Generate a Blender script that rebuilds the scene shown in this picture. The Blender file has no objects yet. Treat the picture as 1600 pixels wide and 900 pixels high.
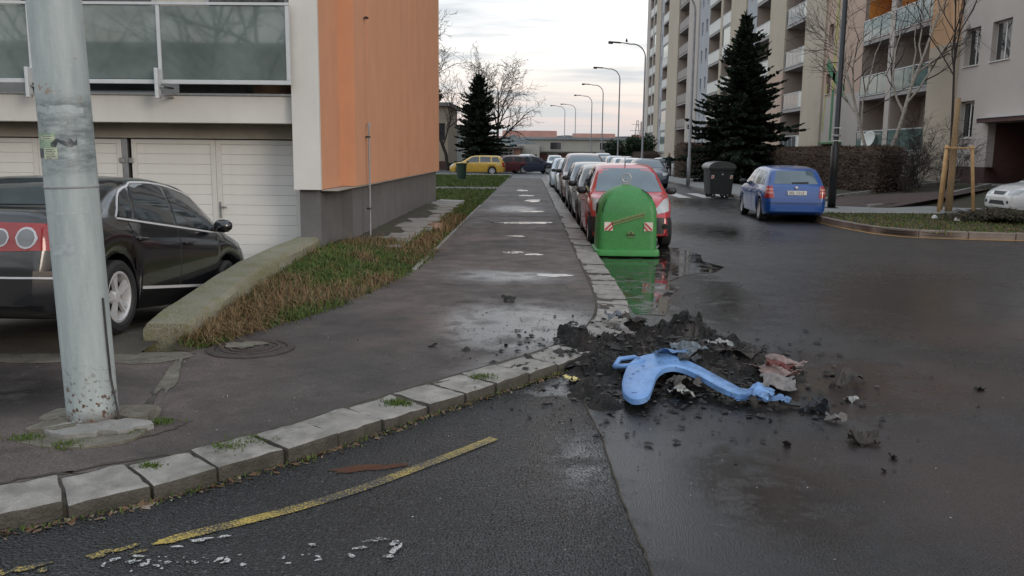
import bpy, bmesh, math, random
from math import sin, cos, pi, radians as rad, sqrt
from mathutils import Vector, Matrix, noise
from mathutils.bvhtree import BVHTree
from mathutils.geometry import tessellate_polygon

# ---------------------------------------------------------------- camera, sky, light
SC = bpy.context.scene
COL = SC.collection
PITCH, YAW, ROLL = rad(8.95), rad(1.36), rad(0.6)
fw = Vector((-sin(YAW) * cos(PITCH), cos(YAW) * cos(PITCH), -sin(PITCH)))
r0 = Vector((cos(YAW), sin(YAW), 0)); u0 = r0.cross(fw)
rt = r0 * cos(ROLL) + u0 * sin(ROLL); up = u0 * cos(ROLL) - r0 * sin(ROLL)
cam = bpy.data.cameras.new('camera'); cam.lens = 36 * 1350 / 1600; cam.sensor_width = 36
cam.clip_start = 0.05; cam.clip_end = 6000
co = bpy.data.objects.new('camera', cam); COL.objects.link(co)
mw = Matrix((rt, up, -fw)).transposed().to_4x4(); mw.translation = (0, 0, 1.75)
co.matrix_world = mw
SC.camera = co

SUN_EL, SUN_ROT = rad(15), rad(137)      # low sun behind the camera, veiled by cloud
w = bpy.data.worlds.new('World'); SC.world = w; w.use_nodes = True
nt = w.node_tree; nt.nodes.clear()
def WN(t, **k):
    n = nt.nodes.new(t)
    for a, b in k.items(): setattr(n, a, b)
    return n
sky = WN('ShaderNodeTexSky', sky_type='NISHITA', sun_disc=False, sun_elevation=SUN_EL, sun_rotation=SUN_ROT)
bg1 = WN('ShaderNodeBackground'); bg1.inputs[1].default_value = 0.1
nt.links.new(sky.outputs[0], bg1.inputs[0])
tc = WN('ShaderNodeTexCoord'); sep = WN('ShaderNodeSeparateXYZ')
nt.links.new(tc.outputs['Generated'], sep.inputs[0])
ramp = WN('ShaderNodeValToRGB'); cr = ramp.color_ramp
cr.elements[0].position = 0.0; cr.elements[0].color = (.60, .57, .60, 1)
cr.elements[1].position = 1.0; cr.elements[1].color = (1.05, 1.20, 1.38, 1)
for p, c in ((.03, (.80, .68, .66)), (.06, (.97, .84, .77)), (.10, (1.08, 1.02, .97)), (.15, (1.18, 1.17, 1.16)), (.4, (1.15, 1.23, 1.32))):
    e = cr.elements.new(p); e.color = (*c, 1)
nt.links.new(sep.outputs[2], ramp.inputs[0])
zz = WN('ShaderNodeMath', operation='ADD'); zz.inputs[1].default_value = .12
nt.links.new(sep.outputs[2], zz.inputs[0])
dv = WN('ShaderNodeVectorMath', operation='DIVIDE'); cb = WN('ShaderNodeCombineXYZ')
for i in range(3): nt.links.new(zz.outputs[0], cb.inputs[i])
nt.links.new(tc.outputs['Generated'], dv.inputs[0]); nt.links.new(cb.outputs[0], dv.inputs[1])
mp = WN('ShaderNodeMapping'); mp.inputs['Scale'].default_value = (.55, 1.25, 0); mp.inputs['Location'].default_value = (.35, 1.7, 0)
nt.links.new(dv.outputs[0], mp.inputs[0])
nz = WN('ShaderNodeTexNoise'); nz.inputs['Scale'].default_value = 1.5; nz.inputs['Detail'].default_value = 6; nz.inputs['Roughness'].default_value = .55
nt.links.new(mp.outputs[0], nz.inputs['Vector'])
cm = WN('ShaderNodeMapRange'); cm.inputs[1].default_value = .47; cm.inputs[2].default_value = .62; cm.inputs[3].default_value = 0; cm.inputs[4].default_value = .8
nt.links.new(nz.outputs[0], cm.inputs[0])
mx = WN('ShaderNodeMix', data_type='RGBA'); mx.inputs[7].default_value = (.60, .64, .68, 1)
nt.links.new(cm.outputs[0], mx.inputs[0]); nt.links.new(ramp.outputs[0], mx.inputs[6])
bg2 = WN('ShaderNodeBackground'); bg2.inputs[1].default_value = 1.0
nt.links.new(mx.outputs[2], bg2.inputs[0])
ms = WN('ShaderNodeMixShader'); ms.inputs[0].default_value = .9
nt.links.new(bg1.outputs[0], ms.inputs[1]); nt.links.new(bg2.outputs[0], ms.inputs[2])
wo = WN('ShaderNodeOutputWorld'); nt.links.new(ms.outputs[0], wo.inputs[0])
sl = bpy.data.lights.new('sun', 'SUN'); sl.energy = 0.9; sl.angle = rad(20); sl.color = (1, .86, .72)
so = bpy.data.objects.new('sun', sl); COL.objects.link(so)
so.rotation_euler = Vector((sin(SUN_ROT) * cos(SUN_EL), cos(SUN_ROT) * cos(SUN_EL), sin(SUN_EL))).to_track_quat('Z', 'Y').to_euler()
SC.view_settings.view_transform = 'Standard'; SC.view_settings.look = 'None'
SC.view_settings.exposure = 0.15; SC.view_settings.gamma = 1
SC.cycles.max_bounces = 6; SC.cycles.diffuse_bounces = 3; SC.cycles.glossy_bounces = 3
SC.cycles.transparent_max_bounces = 6; SC.cycles.use_denoising = True
SC.cycles.caustics_reflective = False; SC.cycles.caustics_refractive = False

# ---------------------------------------------------------------- helpers
random.seed(7)
RND = random.Random(11)
def U(a, b): return RND.uniform(a, b)

class NT:
    """short-hand for building a material"""
    def __init__(s, name):
        s.m = bpy.data.materials.new(name); s.m.use_nodes = True
        s.t = s.m.node_tree; s.b = s.t.nodes['Principled BSDF']; s.tc = None
    def n(s, typ, ins=None, **k):
        x = s.t.nodes.new(typ)
        for a, b in k.items(): setattr(x, a, b)
        for a, b in (ins or {}).items(): s.put(x, a, b)
        return x
    def put(s, node, key, val):
        i = node.inputs[key]
        if hasattr(val, 'is_output'): s.t.links.new(val, i)
        else:
            if i.type == 'RGBA' and len(val) == 3: val = (*val, 1)
            i.default_value = val
    def co(s):
        if s.tc is None: s.tc = s.n('ShaderNodeTexCoord')
        return s.tc.outputs['Object']
    def noise(s, scale, detail=4, rough=.55, vec=None, dist=0):
        return s.n('ShaderNodeTexNoise', {'Vector': vec if vec is not None else s.co(), 'Scale': scale, 'Detail': detail, 'Roughness': rough, 'Distortion': dist}).outputs[0]
    def rng(s, v, a, b, c=0., d=1.):
        return s.n('ShaderNodeMapRange', {0: v, 1: a, 2: b, 3: c, 4: d}, clamp=True).outputs[0]
    def mix(s, f, a, b):
        return s.n('ShaderNodeMix', {0: f, 6: a, 7: b}, data_type='RGBA').outputs[2]
    def math(s, op, a, b=0.):
        return s.n('ShaderNodeMath', {0: a, 1: b}, operation=op).outputs[0]
    def ell(s, cx, cy, rx, ry, soft=.5, ang=0., nz=None, amt=.5):
        v = s.n('ShaderNodeVectorMath', {0: s.co(), 1: (cx, cy, 0)}, operation='SUBTRACT').outputs[0]
        if ang: v = s.n('ShaderNodeVectorRotate', {'Vector': v, 'Angle': -ang}, rotation_type='Z_AXIS').outputs[0]
        v = s.n('ShaderNodeVectorMath', {0: v, 1: (1 / rx, 1 / ry, 0)}, operation='MULTIPLY').outputs[0]
        l = s.n('ShaderNodeVectorMath', {0: v}, operation='LENGTH').outputs[1]
        if nz is not None: l = s.math('ADD', l, s.rng(nz, .3, .7, -amt, amt))
        return s.rng(l, 1, 1 - soft)
    def bump(s, h, strength=.3, dist=.01, prev=None):
        d = {'Height': h, 'Strength': strength, 'Distance': dist}
        if prev is not None: d['Normal'] = prev
        return s.n('ShaderNodeBump', d).outputs[0]
    def fin(s, col=None, rough=None, normal=None, **k):
        if col is not None: s.put(s.b, 'Base Color', col)
        if rough is not None: s.put(s.b, 'Roughness', rough)
        if normal is not None: s.put(s.b, 'Normal', normal)
        for a, b in k.items(): s.put(s.b, a.replace('_', ' '), b)
        return s.m

def mat(name, col, rough=.6, var=.18, scale=6, fine=0, bump=0, bscale=80, bdist=.005, metal=0, spec=.5, dirt=None, dscale=1.5, damt=.5, coat=0, rvar=0):
    """plain surface: colour with mottling, optional dirt blotches and fine relief"""
    t = NT(name); c = Vector(col)
    a = tuple(c * (1 - var)); b = tuple(min(1, x) for x in c * (1 + var))
    k = t.mix(t.rng(t.noise(scale, 5), .3, .7), a, b)
    if fine: k = t.mix(t.rng(t.noise(fine, 2), .35, .65, 0, .5), k, tuple(c * .55))
    if dirt: k = t.mix(t.rng(t.noise(dscale, 6, .65), .5, .75, 0, damt), k, dirt)
    r = rough if not rvar else t.rng(t.noise(scale * .7, 4), .3, .7, max(0.02, rough - rvar), rough + rvar)
    nm = t.bump(t.noise(bscale, 3), bump, bdist) if bump else None
    m = t.fin(k, r, nm, Metallic=metal)
    t.b.inputs['Specular IOR Level'].default_value = spec
    if coat:
        t.b.inputs['Coat Weight'].default_value = coat; t.b.inputs['Coat Roughness'].default_value = .04
    return m

def link(o, parent=None):
    COL.objects.link(o)
    if parent is not None: o.parent = parent
    return o
def tag(o, label=None, cat=None, group=None, kind=None):
    if label: o['label'] = label
    if cat: o['category'] = cat
    if group: o['group'] = group
    if kind: o['kind'] = kind
    return o
def empty(name, loc=(0, 0, 0), rz=0, label=None, cat=None, group=None, kind=None, rot=None):
    o = bpy.data.objects.new(name, None); o.location = loc
    o.rotation_euler = rot if rot else (0, 0, rz); o.empty_display_size = .1
    link(o); return tag(o, label, cat, group, kind)
def inst(me, name, parent=None, loc=(0, 0, 0), rot=(0, 0, 0), scale=(1, 1, 1)):
    o = bpy.data.objects.new(name, me); o.location = loc; o.rotation_euler = rot; o.scale = scale
    return link(o, parent)

class MB:
    """collects shapes for ONE mesh object"""
    def __init__(s): s.v = []; s.f = []; s.mi = []; s.cur = 0
    def add(s, vs, fs):
        b = len(s.v); s.v += [tuple(v) for v in vs]
        for f in fs: s.f.append(tuple(i + b for i in f)); s.mi.append(s.cur)
        return s
    def box(s, x0, x1, y0, y1, z0, z1):
        return s.add([(x, y, z) for z in (z0, z1) for x, y in ((x0, y0), (x1, y0), (x1, y1), (x0, y1))],
                     [(3, 2, 1, 0), (4, 5, 6, 7), (0, 1, 5, 4), (1, 2, 6, 5), (2, 3, 7, 6), (3, 0, 4, 7)])
    def obox(s, M, sx, sy, sz):
        vs = [M @ Vector((x * sx / 2, y * sy / 2, z * sz / 2)) for z in (-1, 1) for x, y in ((-1, -1), (1, -1), (1, 1), (-1, 1))]
        return s.add(vs, [(3, 2, 1, 0), (4, 5, 6, 7), (0, 1, 5, 4), (1, 2, 6, 5), (2, 3, 7, 6), (3, 0, 4, 7)])
    def bar(s, a, b, wx, wy, upv=(0, 0, 1)):
        a, b = Vector(a), Vector(b); d = b - a; L = d.length; z = d.normalized()
        x = z.cross(Vector(upv));
        if x.length < 1e-4: x = Vector((1, 0, 0))
        x.normalize(); y = z.cross(x)
        M = Matrix((x, y, z)).transposed().to_4x4(); M.translation = (a + b) / 2
        return s.obox(M, wx, wy, L)
    def tube(s, pts, rad_, n=8, cap=True):
        pts = [Vector(p) for p in pts]; m = len(pts)
        if not hasattr(rad_, '__len__'): rad_ = [rad_] * m
        vs = []; fs = []; px = None
        for i, p in enumerate(pts):
            d = (pts[min(i + 1, m - 1)] - pts[max(i - 1, 0)])
            d = d.normalized() if d.length > 1e-9 else Vector((0, 0, 1))
            x = px - d * px.dot(d) if px is not None else d.cross(Vector((0, 0, 1)) if abs(d.z) < .9 else Vector((1, 0, 0)))
            if x.length < 1e-6: x = d.orthogonal()
            x.normalize(); px = x; y = d.cross(x)
            for k in range(n):
                a = 2 * pi * k / n; vs.append(p + (x * cos(a) + y * sin(a)) * rad_[i])
        for i in range(m - 1):
            for k in range(n):
                fs.append((i * n + k, i * n + (k + 1) % n, (i + 1) * n + (k + 1) % n, (i + 1) * n + k))
        if cap: fs += [tuple(range(n - 1, -1, -1)), tuple(range((m - 1) * n, m * n))]
        return s.add(vs, fs)
    def lathe(s, prof, n=24, M=None, cap=False):
        vs = []; fs = []; m = len(prof)
        for r, z in prof:
            for k in range(n):
                a = 2 * pi * k / n; v = Vector((r * cos(a), r * sin(a), z)); vs.append(M @ v if M else v)
        for i in range(m - 1):
            for k in range(n):
                fs.append((i * n + k, i * n + (k + 1) % n, (i + 1) * n + (k + 1) % n, (i + 1) * n + k))
        if cap: fs += [tuple(range(n - 1, -1, -1)), tuple(range((m - 1) * n, m * n))]
        return s.add(vs, fs)
    def prism(s, poly, z0, z1, bottom=True):
        n = len(poly); tr = tessellate_polygon([[Vector((p[0], p[1], 0)) for p in poly]])
        ar = sum(poly[i][0] * poly[(i + 1) % n][1] - poly[(i + 1) % n][0] * poly[i][1] for i in range(n))
        f0 = z0 if callable(z0) else (lambda x, y: z0); f1 = z1 if callable(z1) else (lambda x, y: z1)
        vs = [(x, y, f0(x, y)) for x, y in poly] + [(x, y, f1(x, y)) for x, y in poly]; fs = []
        for t in tr:
            a, b, c = [poly[i] for i in t]
            if (b[0] - a[0]) * (c[1] - a[1]) - (c[0] - a[0]) * (b[1] - a[1]) < 0: t = t[::-1]
            fs.append(tuple(i + n for i in t))
            if bottom: fs.append(tuple(reversed(t)))
        for i in range(n):
            j = (i + 1) % n
            fs.append((i, j, j + n, i + n) if ar > 0 else (j, i, i + n, j + n))
        return s.add(vs, fs)
    def sheet(s, poly, z):
        n = len(poly); tr = tessellate_polygon([[Vector((p[0], p[1], 0)) for p in poly]])
        f = z if callable(z) else (lambda x, y: z); fs = []
        for t in tr:
            a, b, c = [poly[i] for i in t]
            if (b[0] - a[0]) * (c[1] - a[1]) - (c[0] - a[0]) * (b[1] - a[1]) < 0: t = t[::-1]
            fs.append(tuple(t))
        return s.add([(x, y, f(x, y)) for x, y in poly], fs)
    def mesh(s, name, mats, smooth=False, ang=None):
        me = bpy.data.meshes.new(name); me.from_pydata(s.v, [], s.f)
        for m in (mats if isinstance(mats, (list, tuple)) else [mats]): me.materials.append(m)
        if any(s.mi): me.polygons.foreach_set('material_index', s.mi)
        if smooth or ang is not None: me.polygons.foreach_set('use_smooth', [True] * len(me.polygons))
        if ang is not None: me.set_sharp_from_angle(angle=rad(ang))
        me.update(); return me
    def build(s, name, mats, parent=None, smooth=False, ang=None, bevel=0, loc=(0, 0, 0), rot=(0, 0, 0)):
        me = s.mesh(name, mats, smooth, ang)
        if bevel:
            bm = bmesh.new(); bm.from_mesh(me); bmesh.ops.remove_doubles(bm, verts=bm.verts, dist=1e-5)
            bmesh.ops.bevel(bm, geom=bm.edges[:], offset=bevel, segments=2 if bevel > .012 else 1, affect='EDGES', profile=.6, clamp_overlap=True)
            bm.to_mesh(me); bm.free()
        return inst(me, name, parent, loc, rot)

def box(name, m, parent, x0, x1, y0, y1, z0, z1, bevel=0): return MB().box(x0, x1, y0, y1, z0, z1).build(name, m, parent, bevel=bevel)
def catmull(pts, per=6):
    P = [Vector(p) for p in pts]; out = []
    for i in range(len(P) - 1):
        a, b, c, d = P[max(i - 1, 0)], P[i], P[i + 1], P[min(i + 2, len(P) - 1)]
        for k in range(per):
            t = k / per
            out.append(.5 * ((2 * b) + (c - a) * t + (2 * a - 5 * b + 4 * c - d) * t * t + (3 * b - a - 3 * c + d) * t ** 3))
    out.append(P[-1]); return out
def blob(cx, cy, rx, ry, n=22, jit=.25, seed=0, ang=0):
    r = random.Random(seed); ph = [r.uniform(0, 6.28) for _ in range(4)]; out = []
    for k in range(n):
        a = 2 * pi * k / n
        q = 1 + jit * (.5 * sin(2 * a + ph[0]) + .4 * sin(3 * a + ph[1]) + .3 * sin(5 * a + ph[2]) + .25 * sin(8 * a + ph[3]))
        x, y = rx * q * cos(a), ry * q * sin(a); out.append((cx + x * cos(ang) - y * sin(ang), cy + x * sin(ang) + y * cos(ang)))
    return out
def lerp_list(pts, x):
    if x <= pts[0][0]: return pts[0][1]
    for (a, b), (c, d) in zip(pts, pts[1:]):
        if x <= c: return b + (d - b) * (x - a) / (c - a)
    return pts[-1][1]
def text(name, s, size, m, parent, loc, rot, ext=.001):
    cu = bpy.data.curves.new(name, 'FONT'); cu.body = s; cu.size = size; cu.align_x = 'CENTER'; cu.align_y = 'CENTER'; cu.extrude = ext; cu.resolution_u = 2
    cu.materials.append(m); o = bpy.data.objects.new(name, cu); COL.objects.link(o); dg = bpy.context.evaluated_depsgraph_get()
    me = bpy.data.meshes.new_from_object(o.evaluated_get(dg)); bpy.data.objects.remove(o); return inst(me, name, parent, loc, rot)
def copy_tree(o, parent=None):
    c = o.copy(); COL.objects.link(c); c.parent = parent
    for ch in list(o.children): copy_tree(ch, c)
    return c
# ---------------------------------------------------------------- materials
def asphalt(name, dark, light, tint=None, stone=140, rough=(.32, .6), wets=(), soot=(), bumpd=.004, bumps=.5, mud=(), mudc=(.055, .033, .026), wetr=.09, tint_amt=.7, wet_dark=.55, grit=.5):
    t = NT(name); big = t.noise(.55, 5, .6); mid = t.noise(3.2, 6, .65)
    c = t.mix(t.rng(big, .38, .62), dark, light)
    if tint: c = t.mix(t.rng(t.noise(.33, 4, .6, dist=.6), .46, .68, 0, tint_amt), c, tint)
    c = t.mix(t.rng(mid, .45, .75, 0, .55), c, tuple(Vector(dark) * .55)); c = t.mix(t.rng(t.noise(1.4, 7, .72), .52, .66, 0, .5), c, tuple(Vector(dark) * .5)); c = t.mix(t.rng(t.noise(9, 5, .7), .60, .72, 0, .35), c, tuple(Vector(light) * 1.5))
    vo = t.n('ShaderNodeTexVoronoi', {'Vector': t.co(), 'Scale': stone})
    sp = t.rng(t.noise(stone * .8, 2, .5), .56, .72, 0, grit)
    c = t.mix(sp, c, tuple(Vector(light) * 2.3))
    c = t.mix(t.rng(vo.outputs['Distance'], .35, .8, 0, .6), c, tuple(Vector(dark) * .35))
    r = t.rng(mid, .3, .7, rough[0], rough[1])
    h = t.math('ADD', t.math('MULTIPLY', vo.outputs['Distance'], -1.), t.math('MULTIPLY', t.noise(stone * .5, 3), .8))
    wet = None
    wn = t.math('ADD', t.math('MULTIPLY', t.noise(2.6, 6, .62), .75), t.math('MULTIPLY', t.noise(22, 4, .7), .25))
    for (cx, cy, rx, ry, soft, ang) in wets:
        e = t.ell(cx, cy, rx, ry, soft, ang, wn, .45); wet = e if wet is None else t.math('MAXIMUM', wet, e)
    st = bumps
    if wet is not None:
        wet = t.math('MULTIPLY', wet, t.rng(wn, .32, .52, .35, 1.))
        r = t.n('ShaderNodeMix', {0: wet, 2: r, 3: wetr}).outputs[0]
        c = t.mix(wet, c, t.mix(1 - wet_dark, c, (.004, .004, .005)))
        st = t.n('ShaderNodeMix', {0: wet, 2: bumps, 3: bumps * .12}).outputs[0]
    so = None; sn = t.noise(5, 6, .7)
    for (cx, cy, rx, ry, soft, ang) in soot:
        e = t.ell(cx, cy, rx, ry, soft, ang, sn, .5); so = e if so is None else t.math('MAXIMUM', so, e)
    if so is not None: c = t.mix(t.math('MULTIPLY', so, .85), c, (.009, .0085, .008))
    mn = t.noise(1.7, 6, .68)
    for (cx, cy, rx, ry, soft, ang) in mud: c = t.mix(t.math('MULTIPLY', t.ell(cx, cy, rx, ry, soft, ang, mn, .5), t.rng(mn, .35, .6, .25, .8)), c, mudc)
    n = t.bump(h, st, bumpd)
    return t.fin(c, r, n)

m_road = asphalt('road_asphalt', (.017, .0175, .019), (.034, .0345, .037), tint=(.055, .034, .028), stone=130, rough=(.28, .48), bumpd=.005, bumps=.6,
                 wets=((1.5, 6.6, 2.1, 1.5, .6, .1), (1.9, 10.8, 1.3, 3.0, .5, 0), (1.1, 4.5, 1.0, 1.7, .7, 0), (5.5, 10, 4, 5, .9, 0), (5.5, 32, 2.5, 7, .8, 0), (4, 20, 2, 4, .8, .2)),
                 soot=((1.2, 6.9, 1.5, 1.25, .7, 0),), wetr=.115, grit=.45, mud=((2.5, 4.4, 1.3, 1.7, .9, .2), (3.0, 6.6, 1.3, 1.2, .8, 0), (4.6, 8.6, 1.6, .7, .9, .3)), tint_amt=.4)
m_coarse = asphalt('coarse_asphalt', (.014, .0145, .0155), (.036, .037, .039), stone=66, rough=(.30, .5), bumpd=.022, bumps=1.0,
                   wets=((.3, 4.7, .7, 2.0, .9, 0), (.2, 6.3, .9, .6, .7, .8)), soot=((.5, 6.1, .75, .7, .8, 0),), wetr=.14, grit=1.0)
m_walk = asphalt('pavement_asphalt', (.046, .038, .034), (.140, .106, .091), tint=(.098, .090, .085), stone=100, rough=(.6, .85), bumpd=.004, bumps=.55,
                 wets=((-.15, 8.2, 1.3, 1.7, .45, .2), (-.1, 6.6, .8, .6, .7, .75), (-3.9, 5.6, 1.3, .85, .6, 0), (-.4, 11.6, 1.1, .9, .6, 0), (-.55, 25.5, 1.0, 2.2, .6, 0)),
                 soot=((.35, 7.3, .55, 1.0, .8, 0), (.1, 8.0, .9, .6, 1., 0)), wetr=.25, wet_dark=.34, grit=.45, mud=((-.9, 7.2, 1.7, 2.3, .5, 0), (-3.7, 5.7, 1.2, .75, .4, 0), (-.6, 11.4, 1.0, .8, .5, 0), (-1.6, 5.0, 1.2, .6, .7, .7)), mudc=(.030, .028, .027))
m_path = asphalt('red_path', (.060, .036, .032), (.090, .052, .046), stone=150, rough=(.6, .8))
m_lot = asphalt('lot_asphalt', (.05, .05, .052), (.08, .08, .082), stone=100, rough=(.4, .65))
m_far = mat('far_ground', (.09, .09, .07), .9, .3, .05)
m_drive = mat('driveway_dirt', (.085, .072, .055), .85, .4, 3, fine=60, bump=.6, bscale=40, bdist=.015, dirt=(.03, .03, .02), dscale=2)
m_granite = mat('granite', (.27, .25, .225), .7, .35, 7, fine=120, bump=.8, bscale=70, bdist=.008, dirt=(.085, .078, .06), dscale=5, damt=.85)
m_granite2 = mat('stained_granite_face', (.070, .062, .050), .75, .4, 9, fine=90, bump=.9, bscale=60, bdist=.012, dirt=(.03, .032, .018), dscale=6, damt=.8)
m_conc = mat('concrete', (.27, .26, .24), .8, .2, 4, fine=90, bump=.4, bscale=60, dirt=(.10, .09, .075), dscale=2.5, damt=.7)
m_kerb2 = mat('concrete_kerb', (.22, .18, .155), .8, .25, 3, fine=90, bump=.4, bscale=60, dirt=(.10, .07, .055), dscale=2.5, damt=.7)
m_pale = mat('pale_paving', (.26, .26, .25), .75, .15, 2, fine=70, dirt=(.14, .14, .14), dscale=1.2)
m_joint = mat('joint_dirt', (.05, .043, .032), .95, .4, 20, bump=.5, bscale=50)
def mossy():
    t = NT('mossy_concrete'); c = t.mix(t.rng(t.noise(8, 6), .3, .7), (.20, .185, .15), (.30, .275, .22))
    c = t.mix(t.rng(t.noise(4, 7, .75), .38, .62, .05, .75), c, (.130, .128, .036)); c = t.mix(t.rng(t.noise(60, 2), .55, .7, 0, .6), c, (.38, .36, .31))
    return t.fin(c, .9, t.bump(t.noise(45, 5), .8, .02))
m_moss = mossy()
m_soil = mat('soil', (.05, .042, .026), .95, .4, 6, fine=70, bump=.7, bscale=35, bdist=.02, dirt=(.04, .06, .015), dscale=1.2, damt=.8)
m_turf = mat('turf', (.048, .046, .022), .95, .4, 5, fine=60, bump=.7, bscale=40, bdist=.02, dirt=(.06, .05, .03), dscale=.8, damt=.6)
def blades(name, a, b, c2=None):
    t = NT(name); c = t.mix(t.rng(t.noise(2.2, 4, .7), .35, .65), a, b)
    if c2: c = t.mix(t.rng(t.noise(17, 2), .5, .7, 0, .8), c, c2)
    t.b.inputs['Specular IOR Level'].default_value = .25
    return t.fin(c, .75)
m_grass = blades('grass_blades', (.045, .085, .018), (.085, .125, .03), (.16, .13, .055))
m_straw = blades('dry_grass', (.15, .095, .045), (.24, .165, .085), (.08, .05, .025))
m_moss2 = blades('moss_tuft', (.05, .09, .015), (.10, .13, .03))
def worn(name, col, lo, hi, scale=38, under=(.035, .035, .036)):
    t = NT(name); f = t.rng(t.math('ADD', t.math('MULTIPLY', t.noise(scale, 5, .7), .7), t.math('MULTIPLY', t.noise(4, 4), .3)), lo, hi)
    return t.fin(t.mix(f, under, t.mix(t.rng(t.noise(7, 4), .3, .7), tuple(Vector(col) * .8), col)), t.rng(f, 0, 1, .55, .6), t.bump(t.noise(110, 2), .5, .005))
m_yel = worn('worn_yellow_paint', (.44, .32, .065), .505, .545, 85)
m_yel2 = worn('thin_yellow_paint', (.62, .36, .10), .3, .42, 12)
m_wht = worn('worn_white_paint', (.55, .54, .51), .38, .46)
m_wht2 = worn('flaking_white_paint', (.50, .495, .475), .45, .50, 80)
def water():
    t = NT('puddle_water'); t.b.inputs['Specular IOR Level'].default_value = .6
    n = t.noise(3.5, 6, .65)
    return t.fin(t.mix(t.rng(n, .5, .6), (.016, .015, .015), (.030, .029, .028)), t.rng(n, .50, .60, .03, .34), t.bump(t.noise(14, 2), .03, .004))
m_water = water()
m_plw = mat('white_plaster', (.60, .585, .55), .85, .06, 3, bump=.25, bscale=180, dirt=(.42, .40, .37), dscale=1.2, damt=.35)
m_plo = mat('orange_plaster', (.60, .295, .17), .85, .05, 1.5, bump=.25, bscale=180, dirt=(.49, .235, .135), dscale=.7, damt=.4)
def streaked(name, col, amt=.35):
    t = NT(name); c = Vector(col); v = t.n('ShaderNodeMapping', {'Vector': t.co(), 'Scale': (2.2, 2.2, .16)}).outputs[0]
    k = t.mix(t.rng(t.noise(1.3, 6, .6), .3, .7), tuple(c * .93), tuple(c * 1.05)); k = t.mix(t.rng(t.noise(1.6, 7, .65, v), .5, .72, 0, amt), k, tuple(c * .72))
    k = t.mix(t.rng(t.noise(150, 2), .5, .7, 0, .18), k, tuple(c * .6))
    return t.fin(k, .88, t.bump(t.noise(160, 3), .35, .006))
m_plo = streaked('orange_plaster', (.60, .295, .17)); m_plw = streaked('white_plaster', (.61, .595, .56), .28)
m_base = mat('grey_pebble_dash', (.155, .15, .15), .9, .15, 2, fine=110, bump=.7, bscale=130, bdist=.008, dirt=(.09, .085, .08), dscale=.9)
m_lint = mat('bare_concrete_beam', (.33, .30, .255), .85, .15, 2, bump=.2, dirt=(.2, .17, .14))
m_dpan = mat('white_door_panel', (.66, .65, .62), .45, .04, 2, dirt=(.48, .46, .42), dscale=1.4, damt=.4)
m_dfrm = mat('white_door_frame', (.60, .59, .56), .45, .05, 3, dirt=(.4, .38, .34), dscale=3, damt=.4)
m_steel = mat('steel', (.34, .34, .34), .4, .15, 20, metal=.8)
m_alu = mat('painted_aluminium', (.50, .52, .53), .4, .06, 8)
m_zinc2 = mat('grey_lamp_paint', (.27, .28, .29), .5, .15, 6)
m_black = mat('black_paint', (.012, .012, .013), .38, .2, 10)
m_rub = mat('black_rubber', (.016, .016, .017), .75, .25, 20, bump=.2)
m_plast = mat('dark_plastic', (.022, .022, .024), .5, .2, 15)
m_chrome = mat('chrome', (.65, .65, .66), .18, .05, 10, metal=1)
m_rim = mat('alloy', (.50, .50, .51), .35, .1, 12, metal=.15)
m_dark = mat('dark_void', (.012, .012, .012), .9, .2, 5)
def glass(name, col, rough=.03, spec=.6):
    t = NT(name); t.b.inputs['Specular IOR Level'].default_value = spec
    return t.fin(t.mix(t.rng(t.noise(1.7, 3), .3, .7), tuple(Vector(col) * .7), tuple(Vector(col) * 1.2)), rough)
m_cglass = glass('car_glass', (.030, .040, .046), .03, .9)
m_cglassb = glass('pale_car_glass', (.075, .115, .14), .04, .9)
m_wglass = glass('window_glass', (.028, .03, .032), .04, .8)
m_bglass = glass('milky_balcony_glass', (.135, .17, .16), .03, 1.)
m_tglass = glass('green_balcony_glass', (.13, .19, .175), .05, .8)
m_lens = glass('clear_lens', (.17, .17, .175), .08, .9)
m_lamp = glass('lamp_lens', (.45, .47, .48), .08, .8)
m_red = glass('red_lens', (.34, .018, .016), .1, .7)
m_redb = glass('pale_red_lens', (.50, .20, .17), .12, .7)
m_plate = mat('number_plate', (.62, .62, .58), .5, .05, 10)
m_ink = mat('black_ink', (.02, .02, .02), .6, .1, 10)
def paint(name, col, rough=.32, coat=.8, dirt=.25):
    t = NT(name); c = Vector(col)
    k = t.mix(t.rng(t.noise(2.5, 4), .3, .7), tuple(c * .9), tuple(c * 1.08))
    k = t.mix(t.rng(t.noise(7, 6, .7), .5, .8, 0, dirt), k, (.10, .09, .08))
    t.b.inputs['Coat Weight'].default_value = coat; t.b.inputs['Coat Roughness'].default_value = .06
    return t.fin(k, rough)
p_red = paint('red_paint', (.42, .018, .026), dirt=.15); p_blue = paint('blue_paint', (.008, .066, .27), dirt=.05); p_blk = paint('black_car_paint', (.005, .0055, .008), .22, 1., .02)
p_yel = paint('yellow_paint', (.58, .36, .05)); p_whi = paint('white_paint', (.72, .72, .70), dirt=.12); p_sil = paint('silver_paint', (.34, .35, .36), .3)
p_drk = paint('dark_grey_paint', (.035, .038, .042)); p_mar = paint('maroon_paint', (.085, .015, .02)); p_nav = paint('navy_paint', (.022, .032, .06)); p_pal = paint('pale_blue_paint', (.30, .36, .42), .3)
p_grn = paint('dark_green_paint', (.03, .036, .028))

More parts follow.
